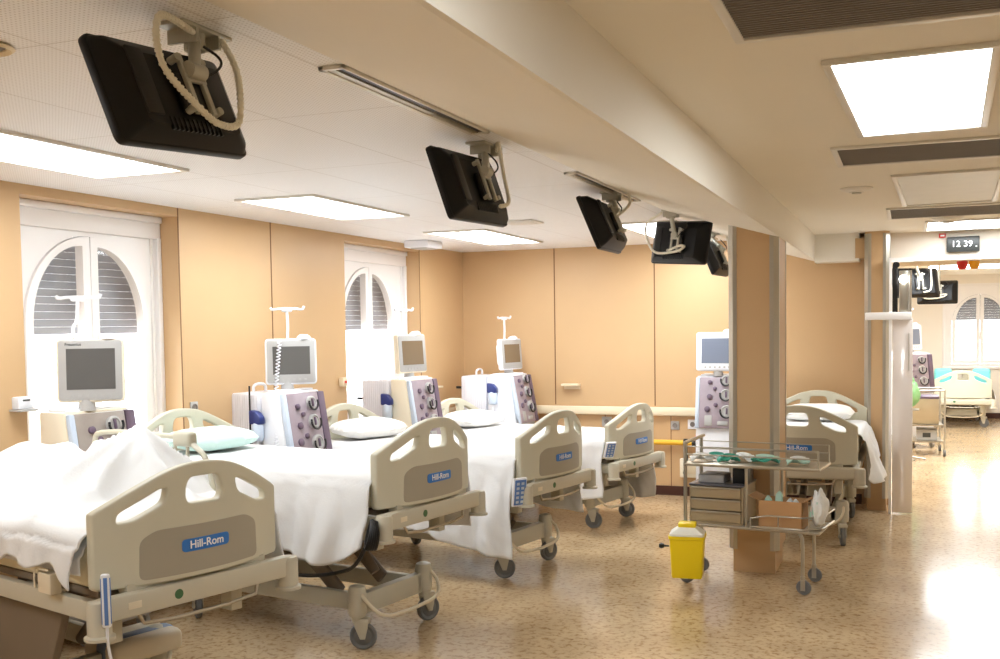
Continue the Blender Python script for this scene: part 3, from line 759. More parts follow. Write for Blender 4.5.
cloth('blanket', 1, -.90, .845, lambda u: .17+.07*math.sin(u*6+.4)+.08*noise.noise(Vector((u*7, 1, 3))), lambda u: .30, 21, top=_z+.205, hw=.475, label='crumpled white blanket heaped on the bed nearest the camera', cat='blanket', extra=crumple, nx=150, nv=150, folds=1.3, group='white blankets', thick=.008)
cloth('bed_sheet', 1, -.82, .825, lambda u: .10, lambda u: .12, 23, label='white fitted sheet under the crumpled blanket on the nearest bed', hw=.447, folds=.15)

def pillow(k, lx, ly, lz, w, d, h, rz, tilt, label, m='pillow'):
    q = bmesh.new(); n = 18; top = {}
    for side in (1, -1):
        for i in range(n+1):
            for j in range(n+1):
                u, v = i/n*2-1, j/n*2-1
                e = (1-abs(u)**3.2)*(1-abs(v)**3.2)
                pin = 1-.09*(u*u*v*v)
                p = Vector((u*d/2*(1-.06*v*v)*pin, v*w/2*(1-.05*u*u)*pin, side*h/2*max(e, 0)**.45))
                p.z += .006*noise.noise(Vector((u*3+k, v*3, side)))
                top[side, i, j] = q.verts.new(p)
    for side in (1, -1):
        for i in range(n):
            for j in range(n):
                f_ = (top[side, i, j], top[side, i+1, j], top[side, i+1, j+1], top[side, i, j+1])
                q.faces.new(f_ if side > 0 else f_[::-1])
    bmesh.ops.remove_doubles(q, verts=q.verts, dist=.0015); bmesh.ops.recalc_face_normals(q, faces=q.faces)
    b = B(); b._add(q); o = b.build('pillow', M[m], smooth=180)
    o.matrix_world = bedmtx(k) @ Matrix.Translation((lx, ly, lz)) @ Matrix.Rotation(rz, 4, 'Z') @ Matrix.Rotation(tilt, 4, 'Y')
    return tag(o, label, 'pillow', 'pillows at the bed heads')
pillow(2, -.83, .0, beds[2][2]+.262, .62, .40, .13, 0, R(4), 'pale aqua pillow on the bed between the first two machines', 'pillow_aqua')
pillow(3, -.82, -.02, beds[3][2]+.262, .66, .42, .14, 0, R(4), 'white pillow on the third bed, right of the mauve-fronted machine with the coiled cord')
pillow(4, -.82, -.04, beds[4][2]+.262, .66, .42, .14, 0, R(4), 'white pillow on the fourth bed, by the back wall')
pillow(5, -.80, .02, beds[5][2]+.262, .66, .42, .14, 0, R(4), 'white pillow on the bed behind the pillar')

# ------------------------------------------------------------------ bedside handsets and the black cable
def handset(k, lx, ly, z, rz, tilt, label, cord=None, keys='blue_label', size=(.085, .17)):
    t = thing('bed_handset', label, 'handset', (0, 0, 0), 0, 'bed control handsets')
    t.matrix_world = bedmtx(k) @ Matrix.Translation((lx, ly, z)) @ Matrix.Rotation(rz, 4, 'Z') @ Matrix.Rotation(tilt, 4, 'Y')
    w, h = size
    B().box(0, .022, -w/2, w/2, -h/2, h/2, bev=.008).build('shell', M['mach_white'], t)
    if not keys:
        B().box(.003, .019, -w/2-.001, w/2+.001, -h/2+.015, h/2-.015, bev=.002).build('side_label', M['blue_label'], t)
    kp = B().box(.0215, .0235, -w/2+.01, w/2-.01, -h/2+.012, h/2-.012, bev=.0008).build('keypad', M[keys or 'blue_label'], t)
    b = B()
    for i in range(2 if keys else 0):
        for j in range(5): b.box(.0232, .025, -w*.28+i*w*.34, -w*.28+i*w*.34+w*.2, -h*.38+j*h*.16, -h*.38+j*h*.16+h*.09)
    if keys: b.build('key', M['mach_blue'], kp, smooth=0)
    if cord:
        b = B(); b.tube(cord, .006, n=7, smooth=2); b.build('cord', M['mach_white'], t)
handset(1, 1.015, -.47, .80, R(-35), R(6), 'slim white and blue handset clipped to the foot corner of the nearest bed', cord=[(.01, 0, -.08), (.01, .0, -.2), (.0, .03, -.32), (.02, .0, -.42), (.0, -.02, -.5)], size=(.034, .21), keys=None)
handset(3, .93, -.53, .68, R(-25), R(8), 'blue keypad handset on the foot corner of the bed with the longest sheet', cord=[(.01, 0, -.07), (-.01, .03, -.13), (-.04, .06, -.05)], size=(.11, .20))
handset(4, .93, -.50, .745, R(-30), R(22), 'blue keypad handset tilted on the foot corner of the fourth bed', size=(.10, .15))
t = thing('cable_bundle', 'black cable bundle on the near foot corner of the second bed', 'cable', (0, 0, 0)); t.matrix_world = bedmtx(2)
b = B()
for k in range(5):
    b.tube([(.90+.015*k, -.50-.01*k, .79), (.93+.012*k, -.545, .72), (.89+.01*k, -.55+.008*k, .62), (.87+.012*k, -.51, .69), (.90+.015*k, -.50-.01*k, .79)], .011, n=8, smooth=2)
b.build('coil', M['black'], t)
b = B(); b.tube([(.885, -.55, .64), (.80, -.50, .55), (.64, -.40, .46), (.35, -.42, .40), (.05, -.43, .42), (-.15, -.42, .50)], .011, n=8, smooth=3); b.build('hanging_lead', M['black'], t)
# frame box on bed 1
o = B().box(-.05, .05, -.025, .025, 0, .085, bev=.008).tube([(-.06, -.03, .02), (-.06, -.03, .10), (.05, -.03, .10)], .004, smooth=1).build('frame_hook_box', M['bed_pale']); o.matrix_world = bedmtx(1) @ Matrix.Translation((.62, -.475, .77)); tag(o, 'small pale box with wire hook on the nearest bed frame', 'hook box')

# ------------------------------------------------------------------ dialysis machines
def make_machine(loc, rz, label, side='mach_white', front='purple', lcd='lcd', mon_rz=0, mon=(.40, .36), tank=True, coil=False, cap=True, pole_h=.22, depth=.5, mon_off=(-.12, 0), zt=1.35, arm=False, brand=False, pole=True, top_shelf=False):
    """front face looks to +x, width along y, origin on the floor under the front edge"""
    t = thing('dialysis_machine', label, 'dialysis machine', (loc[0], loc[1], 0), rz, 'dialysis machines')
    W = .235
    # cabinet : front edge leans back at the top
    prof = [(-.06, .16), (.06, .16), (.06, .70), (.03, .80), (.015, .90), (-.05, zt), (-depth+.16, zt), (-depth+.16, .16)]
    b = B(); b.prism([(x, z) for x, z in prof], -W, W, axis='y', bev=.012); b.build('cabinet', M[side], t, smooth=30)
    b = B(); b.box(-depth-.02, .10, -W-.02, W+.02, .08, .17, bev=.03)
    for sx in (-depth+.04, .04):
        for sy in (-W+.02, W-.02): b.cyl((sx, sy-.015, .045), (sx, sy+.015, .045), .045); b.cyl((sx, sy, .05), (sx, sy, .1), .012)
    b.build('wheeled_base', M['bezel'], t)
    # mauve front
    f = [(.016, .78), (.055, .78), (.045, .90), (-.018, zt-.01), (-.05, zt-.01)]
    ff = [(.06, .79), (.08, .80), (.06, .92), (-.01, zt-.012), (-.045, zt-.012), (.015, .9)]
    b = B(); b.prism(ff, -W+.035, W-.07, axis='y', bev=.008); fr = b.build('front_panel', M[front], t, smooth=30)
    b = B(); b.prism([(x+.006, z) for x, z in ff], W-.07, W+.004, axis='y', bev=.008); b.build('front_edge', M['purple_dark'], t, smooth=30)
    b = B(); b.prism([(x+.002, z) for x, z in ff], -W-.004, -W+.035, axis='y', bev=.008); b.build('front_side_strip', M['mach_blue'], t, smooth=30)
    # pump heads on the slope
    ang = math.atan2(.07, zt-.92)
    def onface(y, z, d=0):
        x = .06-.07*(z-.92)/(zt-.92) if z > .92 else .08-.02*(z-.8)/.12
        return Matrix.Translation((x+d, y, z)) @ Matrix.Rotation(PI/2-ang, 4, 'Y')
    for y, z, r in ((.06, 1.26, .05), (.06, 1.12, .055), (.07, .96, .06)):
        b = B(); b.lathe([(r, -.005), (r, .018), (r-.012, .024), (r-.016, .016), (.001, .016)], mtx=onface(y, z)); pm = b.build('pump_cover', M['bezel'], t)
        b = B(); q = [(r+.004)*.98, (r+.010)]
        for k in range(14):
            a0 = -1.9+k*3.6/13; a1 = -1.9+(k+1)*3.6/13
            b.tube([onface(y, z, .02) @ Vector((math.cos(a)*(r+.002), math.sin(a)*(r+.002), .012)) for a in (a0, a1)], .008, n=6)
        b.build('pump_rim', M['black'], pm)
        b = B(); b.box(-.03, .03, -.008, .008, .016, .03, bev=.004, mtx=onface(y, z)); b.build('pump_rotor', M['purple_dark'], pm)
    for y, z, r in ((-.10, 1.24, .022), (-.10, 1.10, .026), (-.12, .98, .028), (-.04, 1.02, .02), (-.05, 1.18, .018)):
        b = B(); b.lathe([(r, -.004), (r, .014), (r*.6, .02), (.001, .02)], mtx=onface(y, z)); b.build('dial', M['purple_dark'], t)
    b = B(); b.box(-.05, .05, -.035, .035, -.004, .008, bev=.004, mtx=onface(-.11, .87)); b.build('latch', M['bezel'], t)
    B().box(-.02, .02, -.05, .05, -.004, .010, bev=.004, mtx=onface(.03, .845)).build('latch', M['bezel'], t)
    # rear ribbed tank on the back
    if tank:
        b = B(); b.box(-depth-.16, -depth+.14, -W+.0, W-.02, .30, zt-.01, bev=.02); b.build('rear_tank', M['ribbed'], t)
        b = B(); b.tube([(-depth-.06, -.06, zt-.015), (-depth-.06, -.06, zt+.05), (-depth-.06, .08, zt+.05), (-depth-.06, .08, zt-.015)], .012, smooth=2); b.build('tank_handle', M['mach_white'], t)
    # near-side bottle holder with a dark cap
    if cap:
        b = B(); b.lathe([(.04, 0), (.045, .02), (.045, .11), (.03, .13)], n=20, mtx=Matrix.Translation((-.22, -W-.045, 1.0))); b.build('connector_cup', M['mach_blue'], t)
        b = B(); b.prism(round_poly([(-.055, 0), (.05, 0), (.05, .05), (.01, .095), (-.055, .105)], .015), -.03, .03, axis='y', bev=.008, mtx=Matrix.Translation((-.22, -W-.045, 1.12))); b.build('connector_cap', M['navy'], t)
        b = B(); b.tube([(-.22, -W-.05, 1.0), (-.22, -W-.06, .85), (-.18, -W-.03, .7)], .01, smooth=2); b.build('connector_hose', M['mach_white'], t)
    b = B(); b.box(-depth+.2, -.08, -W+.03, W-.03, zt-.004, zt+.014, bev=.006)
    b.build('top_tray', M['mach_white'], t)
    # monitor
    mw, mh = mon; mz = zt+.05+mh/2; mx_, my_ = mon_off
    mm_ = Matrix.Translation((mx_, my_, mz)) @ Matrix.Rotation(mon_rz, 4, 'Z') @ Matrix.Rotation(R(-4), 4, 'Y')
    b = B(); b.prism(round_poly([(-mw/2, -mh/2), (mw/2, -mh/2), (mw/2, mh/2), (-mw/2, mh/2)], .03), -.055, 0, axis='x', bev=.012)
    b.prism(round_poly([(-mw/2+.05, -mh/2+.05), (mw/2-.05, -mh/2+.05), (mw/2-.05, mh/2-.05), (-mw/2+.05, mh/2-.05)], .04), -.105, -.05, axis='x', bev=.02)
    b.xf(mm_); mo = b.build('monitor', M['mach_cream'] if side == 'mach_cream' or brand else M['mach_white'], t)
    b = B(); b.prism(round_poly([(-mw/2+.012, -mh/2+.012), (mw/2-.012, -mh/2+.012), (mw/2-.012, mh/2-.012), (-mw/2+.012, mh/2-.012)], .02), -.002, .004, axis='x', bev=.002); b.xf(mm_); b.build('bezel', M['bezel'] if lcd != 'lcd_blue' else M['mach_white'], mo)
    b = B(); b.box(.0035, .006, -mw/2+.055, mw/2-.05, -mh/2+.075, mh/2-.06); b.xf(mm_); b.build('screen', M[lcd], mo, smooth=0)
    b = B()
    for k in range(6): b.box(.0035, .007, -mw*.3+k*mw*.11, -mw*.3+k*mw*.11+.018, -mh/2+.03, -mh/2+.045)
    b.xf(mm_); b.build('control_key', M['bezel'], mo, smooth=0)
    if brand:
        tx = text_obj('brand_lettering', 'Fresenius', .024, M['clock_face'], mo); tx.matrix_basis = mm_ @ Matrix.Translation((.0045, -mw*.25, mh/2-.035)) @ Matrix.Rotation(PI/2, 4, 'Z') @ Matrix.Rotation(PI/2, 4, 'X')
    b = B(); b.cyl((mx_-.04, my_, zt), (mx_-.04, my_, zt+.08), .05, .042); b.build('monitor_neck', M['bezel'], t)
    b = B(); b.lathe([(.001, 0), (.055, 0), (.05, .02), (.03, .035), (.001, .037)], mtx=mm_ @ Matrix.Translation((-.04, .10, mh/2-.005))); b.build('status_lamp', M['mach_white'], mo)
    if pole:
        pt = mm_ @ Vector((-.07, -.02 if not arm else -.10, mh/2))
        b = B()
        if arm: pts = [pt-Vector((0, 0, .3)), pt, pt+Vector((0, .0, .08)), pt+Vector((.0, .03, .10)), pt+Vector((0, .04, pole_h))]
        else: pts = [pt-Vector((0, 0, .3)), pt, pt+Vector((0, .01, pole_h*.5)), pt+Vector((0, 0, pole_h))]
        b.tube(pts, .011, smooth=1); hp = pts[-1]
        b.build('hanger_pole', M['mach_white'], t)
        b = B(); d_ = Vector((math.sin(-mon_rz), math.cos(mon_rz), 0))
        b.tube([hp-d_*.12+Vector((0, 0, .02)), hp-d_*.11, hp-d_*.05+Vector((0, 0, .012)), hp, hp+d_*.06+Vector((0, 0, .012)), hp+d_*.12, hp+d_*.13+Vector((0, 0, .03))], .010, smooth=1)
        b.box(-.04, .04, -.02, .02, -.015, .02, bev=.01, mtx=Matrix.Translation(hp) @ Matrix.Rotation(mon_rz+PI/2, 4, 'Z'))
        b.build('hanger_hook', M['mach_white'], t)
    # push handle at the back, dark end
    b = B(); b.tube([(-depth-.16, -W+.02, 1.17), (-depth-.22, -W+.02, 1.17)], .014, smooth=0); b.build('push_handle', M['black'], t)
    if coil:
        b = B(); pts = []
        for k in range(0, 360):
            u = k/359; a = k*.55
            c0 = Vector((.035, -.11, mz+mh*.42)).lerp(Vector((.03, -W-.03, zt+.04)), min(1, u/.4)) if u < .4 else Vector((.03, -W-.03, zt+.04)).lerp(Vector((-.04, -W-.05, .93)), (u-.4)/.6)
            if u < .4: c0 = mm_ @ Vector((.022, -mw*.22-.03*u/.4, mh*.45-(mh*.95)*u/.4))
            else: c0 = (mm_ @ Vector((.022, -mw*.22-.03, -mh*.5))).lerp(Vector((-.06, -W-.03, .92)), (u-.4)/.6)
            pts.append(c0+Vector((0, math.cos(a)*.014, 0))+Vector((math.sin(a)*.014, 0, 0)))
        b.tube(pts, .0045, n=5); b.build('coiled_cord', M['mach_white'], t)
        b = B(); b.tube([(-.30, -W-.03, 1.40), (-.30, -W-.03, .95)], .007); b.build('dark_rod', M['black'], t)
    return t
make_machine((-4.42, 4.78), R(-6), 'dialysis machine in front of the first arched window, screen grey in a cream housing', side='mach_cream', mon_rz=R(-48), mon=(.375, .375), tank=False, front='front_grey', depth=.43, cap=False, arm=True, pole_h=.24, brand=True, mon_off=(-.04, -.05))
make_machine((-4.19, 6.60), R(-6), 'white dialysis machine with a coiled cord hanging over its screen', mon_rz=R(-48), coil=True, depth=.38, mon=(.38, .345))
make_machine((-4.12, 8.50), R(-6), 'cream dialysis machine in front of the second arched window', side='mach_cream', lcd='lcd_brown', mon_rz=R(-9), depth=.37, mon=(.39, .355))
make_machine((-3.82, 10.28), R(-4), 'white dialysis machine in the far left corner, screen turned edge-on', lcd='lcd_brown', mon_rz=R(-8), mon=(.40, .33), depth=.46, zt=1.305)
make_machine((-1.70, 10.12), R(-90), 'dialysis machine facing the camera, half hidden by the steel-edged pillar', lcd='lcd_blue', mon_rz=R(0), mon=(.42, .38), cap=False, tank=False, zt=1.30, depth=.5, pole=False, mon_off=(-.02, -.03))
make_machine((.12, 15.9), R(-60), 'distant dialysis machine beyond the passage, behind the loaded trolley', lcd='lcd_blue', mon_rz=R(20), cap=False, pole=True)

# ------------------------------------------------------------------ stainless trolley and what it carries
TX0, TX1, TY0, TY1 = -1.455, -.53, 7.05, 7.46
t = thing('steel_trolley', 'stainless two-level trolley in front of the steel-edged pillar', 'trolley', (0, 0, 0))
ZT, ZL = .845, .425
b = B(); b.box(TX0, TX1, TY0, TY1, ZT-.02, ZT, bev=.004); b.build('top_shelf', M['steel_dull'], t)
b = B(); b.box(TX0, TX1, TY0, TY1, ZL-.018, ZL, bev=.004); b.build('lower_shelf', M['steel_dull'], t)
for (x, y) in ((TX0+.012, TY0+.012), (TX1-.012, TY0+.012), (TX1-.012, TY1-.012), (TX0+.012, TY1-.012)):
    b = B(); lean = .0
    left = x < -1
    if left: b.tube([(x, y, .11), (x, y, .99)], .0125)
    else: b.tube([(x-.10, y, .11), (x-.10, y, ZL-.06), (x-.12, y, ZL-.015)], .0125, smooth=1)
    b.build('post', M['steel'], t)
    fk, wh = B(), B(); xx = x if left else x-.10
    for k in (-1, 1): fk.box(xx-.012, xx+.018, y+k*.017-.002, y+k*.017+.002, .03, .10)
    fk.cyl((xx, y, .095), (xx, y, .125), .016, n=12)
    wh.lathe([(.01, -.012), (.03, -.012), (.046, -.012), (.05, 0), (.046, .012), (.03, .012), (.01, .012)], mtx=Matrix.Translation((xx+.006, y, .05)) @ Matrix.Rotation(PI/2, 4, 'X'))
    cs = fk.build('castor', M['steel'], t); wh.build('wheel', M['rubber'], cs)
for y, zz in ((TY0+.012, .06), (TY1-.012, .06)):                      # gallery rails round the top
    b = B(); b.tube([(TX0+.012, y, ZT+zz), (TX1-.012, y, ZT+zz)], .005); b.tube([(TX0+.012, y, ZT+.115), (TX1-.012, y, ZT+.115)], .004)
    for k in (1,): b.tube([(TX1-.012, y, ZT-.01), (TX1-.012, y, ZT+.115)], .006)
    b.build('gallery_rail', M['steel'], t)
b = B(); b.tube([(TX0+.012, TY0+.012, .985), (TX0+.03, TY1-.012, 1.0)], .0125); b.build('side_handle', M['steel'], t)
b = B()
for x in (-1.02, -.86):
    b.tube([(x, TY0+.02 if x < -1 else TY1-.02, ZL), (x, TY0+.02 if x < -1 else TY1-.02, ZT-.02)], .010)
b.build('middle_post', M['steel'], t)
b = B(); y = TY0-.004
b.tube([(-.985, y, ZL-.005), (-.985, y, ZL+.09), (TX1, y, ZL+.09), (TX1+.02, TY1, ZL+.09)], .006, smooth=1); b.tube([(-.985, y, ZL+.01), (TX1, y, ZL+.01), (TX1+.02, TY1, ZL+.01)], .008, smooth=1)
for x in (-.8, -.6): b.tube([(x, y, ZL), (x, y, ZL+.09)], .004)
b.build('basket_rail', M['steel'], t)
# drawer chest
t = thing('drawer_chest', 'low three-drawer metal chest on the trolley lower shelf', 'drawer chest', (-1.231, 7.26, ZL+.002)); t.scale.x = .93
b = B(); b.box(-.20, .20, -.185, .18, 0, .012).box(-.20, -.19, -.185, .18, 0, .262).box(.19, .20, -.185, .18, 0, .262).box(-.20, .20, .17, .18, 0, .262); b.build('carcass', M['drawer'], t, smooth=0)
B().box(-.205, .205, -.19, .185, .262, .275, bev=.004).build('chest_top', M['drawer_top'], t)
for k in range(3):
    z0 = .015+k*.083
    b = B(); b.box(-.187, .187, -.192, -.176, z0, z0+.076, bev=.004); b.box(-.185, .185, -.176, .16, z0+.004, z0+.06); dr = b.build('drawer', M['drawer'], t)
    B().box(-.187, .187, -.205, -.190, z0+.064, z0+.076, bev=.003).build('drawer_grip', M['steel_dull'], dr)
# things on the chest
o = B().box(-.13, .05, -.10, .10, 0, .055, bev=.006).build('grey_tray', M['bezel'], loc=(-1.25, 7.26, ZL+.275)); tag(o, 'low grey plastic tray on top of the drawer chest', 'tray')
o = B().box(-.05, .05, -.09, .10, 0, .11, bev=.004).build('black_case', M['black'], loc=(-1.09, 7.26, ZL+.275)); tag(o, 'black case beside the grey tray on the drawer chest', 'case')
# cardboard box with mint and white packs standing in it
t = thing('cardboard_box', 'open brown cardboard box on the trolley lower shelf', 'cardboard box', (-.795, 7.18, ZL+.002))
b = B(); w_, d_, h_ = .145, .10, .185
b.box(-w_, w_, -d_, d_, 0, .006).box(-w_, w_, -d_, -d_+.006, 0, h_).box(-w_, w_, d_-.006, d_, 0, h_).box(-w_, -w_+.006, -d_, d_, 0, h_).box(w_-.006, w_, -d_, d_, 0, h_); b.build('carton', M['card'], t, smooth=0)
for s in (-1, 1):
    B().box(0, .07, -d_, d_, -.002, .002, mtx=Matrix.Translation((s*w_, 0, h_)) @ Matrix.Rotation(R(-25) if s > 0 else R(-155), 4, 'Y')).build('flap', M['card'], t, smooth=0)
for i, (x, z, r, m, lab) in enumerate(((-.085, .17, -14, 'pale_green', 'mint pack leaning left in the cardboard box'), (-.035, .205, 6, 'pale_green', 'tall mint pack standing in the cardboard box'), (.03, .16, 12, 'paper_white', 'white pack in the cardboard box'), (.09, .155, -8, 'paper_white', 'white pack at the right end of the cardboard box'))):
    b = B(); b.prism(round_poly([(-.025, 0), (.025, 0), (.022, z), (.0, z+.03), (-.022, z)], .01), -.02, .02, axis='y', bev=.005); o = b.build('paper_pack', M[m], loc=(-.795+x, 7.18, ZL+.012), rot=(0, R(r)*.4, 0)); tag(o, lab, 'pack', 'packs in the cardboard box')
# bag of gloves hung at the right end
q = bmesh.new(); b = B()
q = bmesh.new(); bmesh.ops.create_icosphere(q, subdivisions=4, radius=1)
for v in q.verts:
    p = v.co.copy(); n_ = noise.noise(p*2.2)*.25+noise.noise(p*5)*.12
    v.co = Vector((p.x*.055*(1+n_), p.y*.09*(1+n_), p.z*.12*(1+n_*.6)+.02*max(0, p.z)*math.sin(p.x*9)))
b._add(q); o = b.build('glove_bag', M['paper_white'], loc=(-.555, 7.17, ZL+.145), smooth=70); tag(o, 'crumpled white bag of gloves at the right end of the trolley', 'bag')
b = B()
for k in range(4): b.box(-.006, .004, -.02+.0*k, .015, 0, .05, mtx=Matrix.Translation((-.045+.018*k, -.075+.02*abs(k-1.5), -.07+.035*k)) @ Matrix.Rotation(R(20*k), 4, 'Z'))
b.build('printed_patch', M['pale_green'], o, smooth=0)
# packs on the top shelf
def pack(x, y, rz, m1, m2, lab, s=1.0):
    t = thing('sterile_pack', lab, 'pack', (x, y, ZT+.010), rz, 'sterile packs on the trolley top')
    q = bmesh.new(); n = 10; G = []
    for i in range(n+1):
        r_ = []
        for j in range(5):
            u, v = i/n*2-1, j/4*2-1
            r_.append(q.verts.new((u*.075*s, v*.035*s, .014+.016*math.sin(u*4+v*2+x*20)+.012*(1-u*u))))
        G.append(r_)
    for i in range(n):
        for j in range(4): q.faces.new((G[i][j], G[i+1][j], G[i+1][j+1], G[i][j+1]))
    b = B(); b._add(q); o = b.build('wrapper', M[m1], t, smooth=60); o.modifiers.new('s', 'SOLIDIFY').thickness = .006
    b = B(); b.tube([(-.05*s, 0, .035), (-.01, .008, .045), (.045*s, 0, .036)], .013*s, n=9, smooth=2); b.cyl((.045*s, 0, .036), (.072*s, 0, .032), .008*s); b.build('capsule', M[m2], t)
pack(-1.36, 7.16, .5, 'paper_white', 'paper_white', 'white sterile pack at the left end of the trolley top')
pack(-1.27, 7.24, .2, 'paper_white', 'teal', 'white and teal pack second from the left on the trolley top')
pack(-1.17, 7.18, .7, 'teal', 'teal', 'all teal pack in the left group on the trolley top')
pack(-1.08, 7.25, -.3, 'paper_white', 'paper_white', 'crinkled white pack in front of the pillar face on the trolley top', 1.1)
pack(-.92, 7.20, .1, 'teal', 'pale_green', 'wide teal pack alone in the middle of the trolley top', 1.25)
pack(-.70, 7.20, .3, 'pale_green', 'paper_white', 'mint and white pack at the right end of the trolley top')
# yellow sharps bin hung at the left front post
t = thing('sharps_bin', 'yellow sharps bin with milky lid at the left foot of the trolley', 'sharps bin', (-1.385, 6.90, .10), R(6))
q = [(-.105, -.085), (.105, -.085), (.105, .085), (-.105, .085)]
b = B(); bm_ = bmesh.new(); rings = []
for z, s in ((0, .94), (.012, .97), (.26, 1.08), (.265, 1.15), (.285, 1.15)): rings.append([bm_.verts.new((x*s, y*s, z)) for x, y in round_poly(q, .02)])
n = len(rings[0])
for a, c in zip(rings, rings[1:]):
    for k in range(n): bm_.faces.new((a[k], a[(k+1) % n], c[(k+1) % n], c[k]))
bm_.faces.new(rings[0][::-1]); bm_.faces.new(rings[-1]); bmesh.ops.recalc_face_normals(bm_, faces=bm_.faces); b._add(bm_); b.build('bin_body', M['yellow'], t, smooth=30)
bm_ = bmesh.new(); rings = []
for z, s in ((.286, 1.1), (.30, 1.08), (.335, .62), (.34, .55)): rings.append([bm_.verts.new((x*s, y*s, z)) for x, y in round_poly(q, .02)])
for a, c in zip(rings, rings[1:]):
    for k in range(n): bm_.faces.new((a[k], a[(k+1) % n], c[(k+1) % n], c[k]))
bm_.faces.new(rings[0][::-1]); bm_.faces.new(rings[-1]); bmesh.ops.recalc_face_normals(bm_, faces=bm_.faces); b = B(); b._add(bm_); b.build('bin_lid', M['milky'], t, smooth=30)
B().box(-.06, .06, -.05, .05, .335, .37, bev=.012).build('lid_flap', M['yellow'], t)
B().tube([(-.125, .0, .20), (-.165, .0, .20)], .006).lathe([(.001, -.02), (.018, -.012), (.02, 0), (.018, .012), (.001, .02)], mtx=Matrix.Translation((-.175, 0, .20))).build('carry_knob', M['black'], t)
B().box(-.10, -.04, .095, .14, .20, .26).build('hanging_clip', M['steel'], t)

TROT = Matrix.Translation((-1.0, 7.05, 0)) @ Matrix.Rotation(R(-6), 4, 'Z') @ Matrix.Translation((1.0, -7.05, 0))
bpy.context.view_layer.update()
for o in list(C.objects):
    if o.parent is None and o.name.split('.')[0] in ('steel_trolley', 'drawer_chest', 'grey_tray', 'black_case', 'cardboard_box', 'paper_pack', 'glove_bag', 'sterile_pack'): o.matrix_world = TROT @ o.matrix_world
# ------------------------------------------------------------------ wall fittings
def socket(x, y, z, nrm, label, m='bezel', s=.04):
    t = thing('wall_socket', label, 'wall socket', (x, y, z), {'back': 0, 'left': PI/2}[nrm], 'wall sockets')
    B().box(-s, s, -.012, 0, -s, s, bev=.004).build('plate', M[m], t)
    b = B(); b.lathe([(.026, 0), (.026, .006), (.02, .006), (.018, .001), (.001, .001)], mtx=Matrix.Translation((0, -.012, 0)) @ Matrix.Rotation(PI/2, 4, 'X')); b.build('outlet', M['grille'], t)
socket(-3.03, BY, .77, 'back', 'round grey socket seen through the third bed foot board', s=.055)
socket(-2.285, BY, .745, 'back', 'grey socket with plug on the back wall right of the fourth bed', s=.045)
socket(-2.10, BY, .76, 'back', 'white socket on the back wall beside the machine facing the camera', m='mach_white', s=.05)
socket(WX, 5.97, 1.27, 'left', 'tall grey socket plate just right of the first arched window')
o = B().box(0, .06, -.05, .05, 0, .07, bev=.008).build('soap_dispenser', M['mach_white'], loc=(WX, 4.43, 1.38)); tag(o, 'small white dispenser on the wall left of the first window', 'dispenser')
B().box(0, .09, -.07, .06, -.012, 0, bev=.003).build('drip_tray', M['bezel'], o); B().box(.058, .062, -.025, .025, .045, .055).build('slot_mark', M['clock_face'], o)
o = B().box(0, .05, -.04, .04, 0, .08, bev=.008).build('wall_control', M['rail_cream'], loc=(WX, 8.02, 1.30)); tag(o, 'small cream control box left of the second arched window', 'wall control')
B().box(.049, .053, -.02, .02, .03, .05).build('button', M['red'], o)
t = thing('service_pipe', 'yellow horizontal pipe with dark couplings on the back wall', 'pipe', (0, BY, 0))
b = B(); b.cyl((-2.62, -.07, .57), (-2.02, -.07, .57), .028, n=16); b.build('pipe', M['yellow_pipe'], t)
b = B()
for x in (-2.16, -2.07): b.cyl((x-.02, -.07, .57), (x+.02, -.07, .57), .045); b.box(x-.015, x+.015, -.05, 0, .555, .585)
b.tube([(-2.16, -.08, .54), (-2.14, -.12, .40), (-2.17, -.10, .25)], .016, smooth=2); b.build('coupling', M['black'], t)
b = B(); b.tube([(-2.07, -.10, .60), (-2.0, -.22, .70), (-1.92, -.30, .62), (-1.85, -.36, .66)], .010, smooth=2); b.build('red_hose', M['red'], t)
o = B().box(-.13, .13, -.05, 0, -.10, .10, bev=.01).build('wall_unit', M['mach_cream'], loc=(-2.10, BY, .30)); tag(o, 'cream utility box low on the back wall beside the trolley', 'utility box')
B().box(-.09, .09, -.055, -.048, -.06, .06, bev=.003).build('cover', M['rail_cream'], o)
o = B().box(-.10, .10, -.10, 0, -.012, .012, bev=.006).box(-.09, .09, -.01, 0, -.05, -.01).build('wall_shelf', M['rail_cream'], loc=(-3.42, BY, 1.17)); tag(o, 'small cream shelf on the back wall right of the corner machine', 'wall shelf')
b = B(); b.box(0, .07, -.10, .10, -.01, .01, bev=.004); o = b.build('wall_shelf', M['rail_cream'], loc=(WX, 9.95, 1.18)); tag(o, 'small cream bracket shelf between second window and corner', 'wall shelf')
B().box(0, .012, -.08, .08, -.06, -.008, bev=.003).build('shelf_bracket', M['rail_cream'], o)
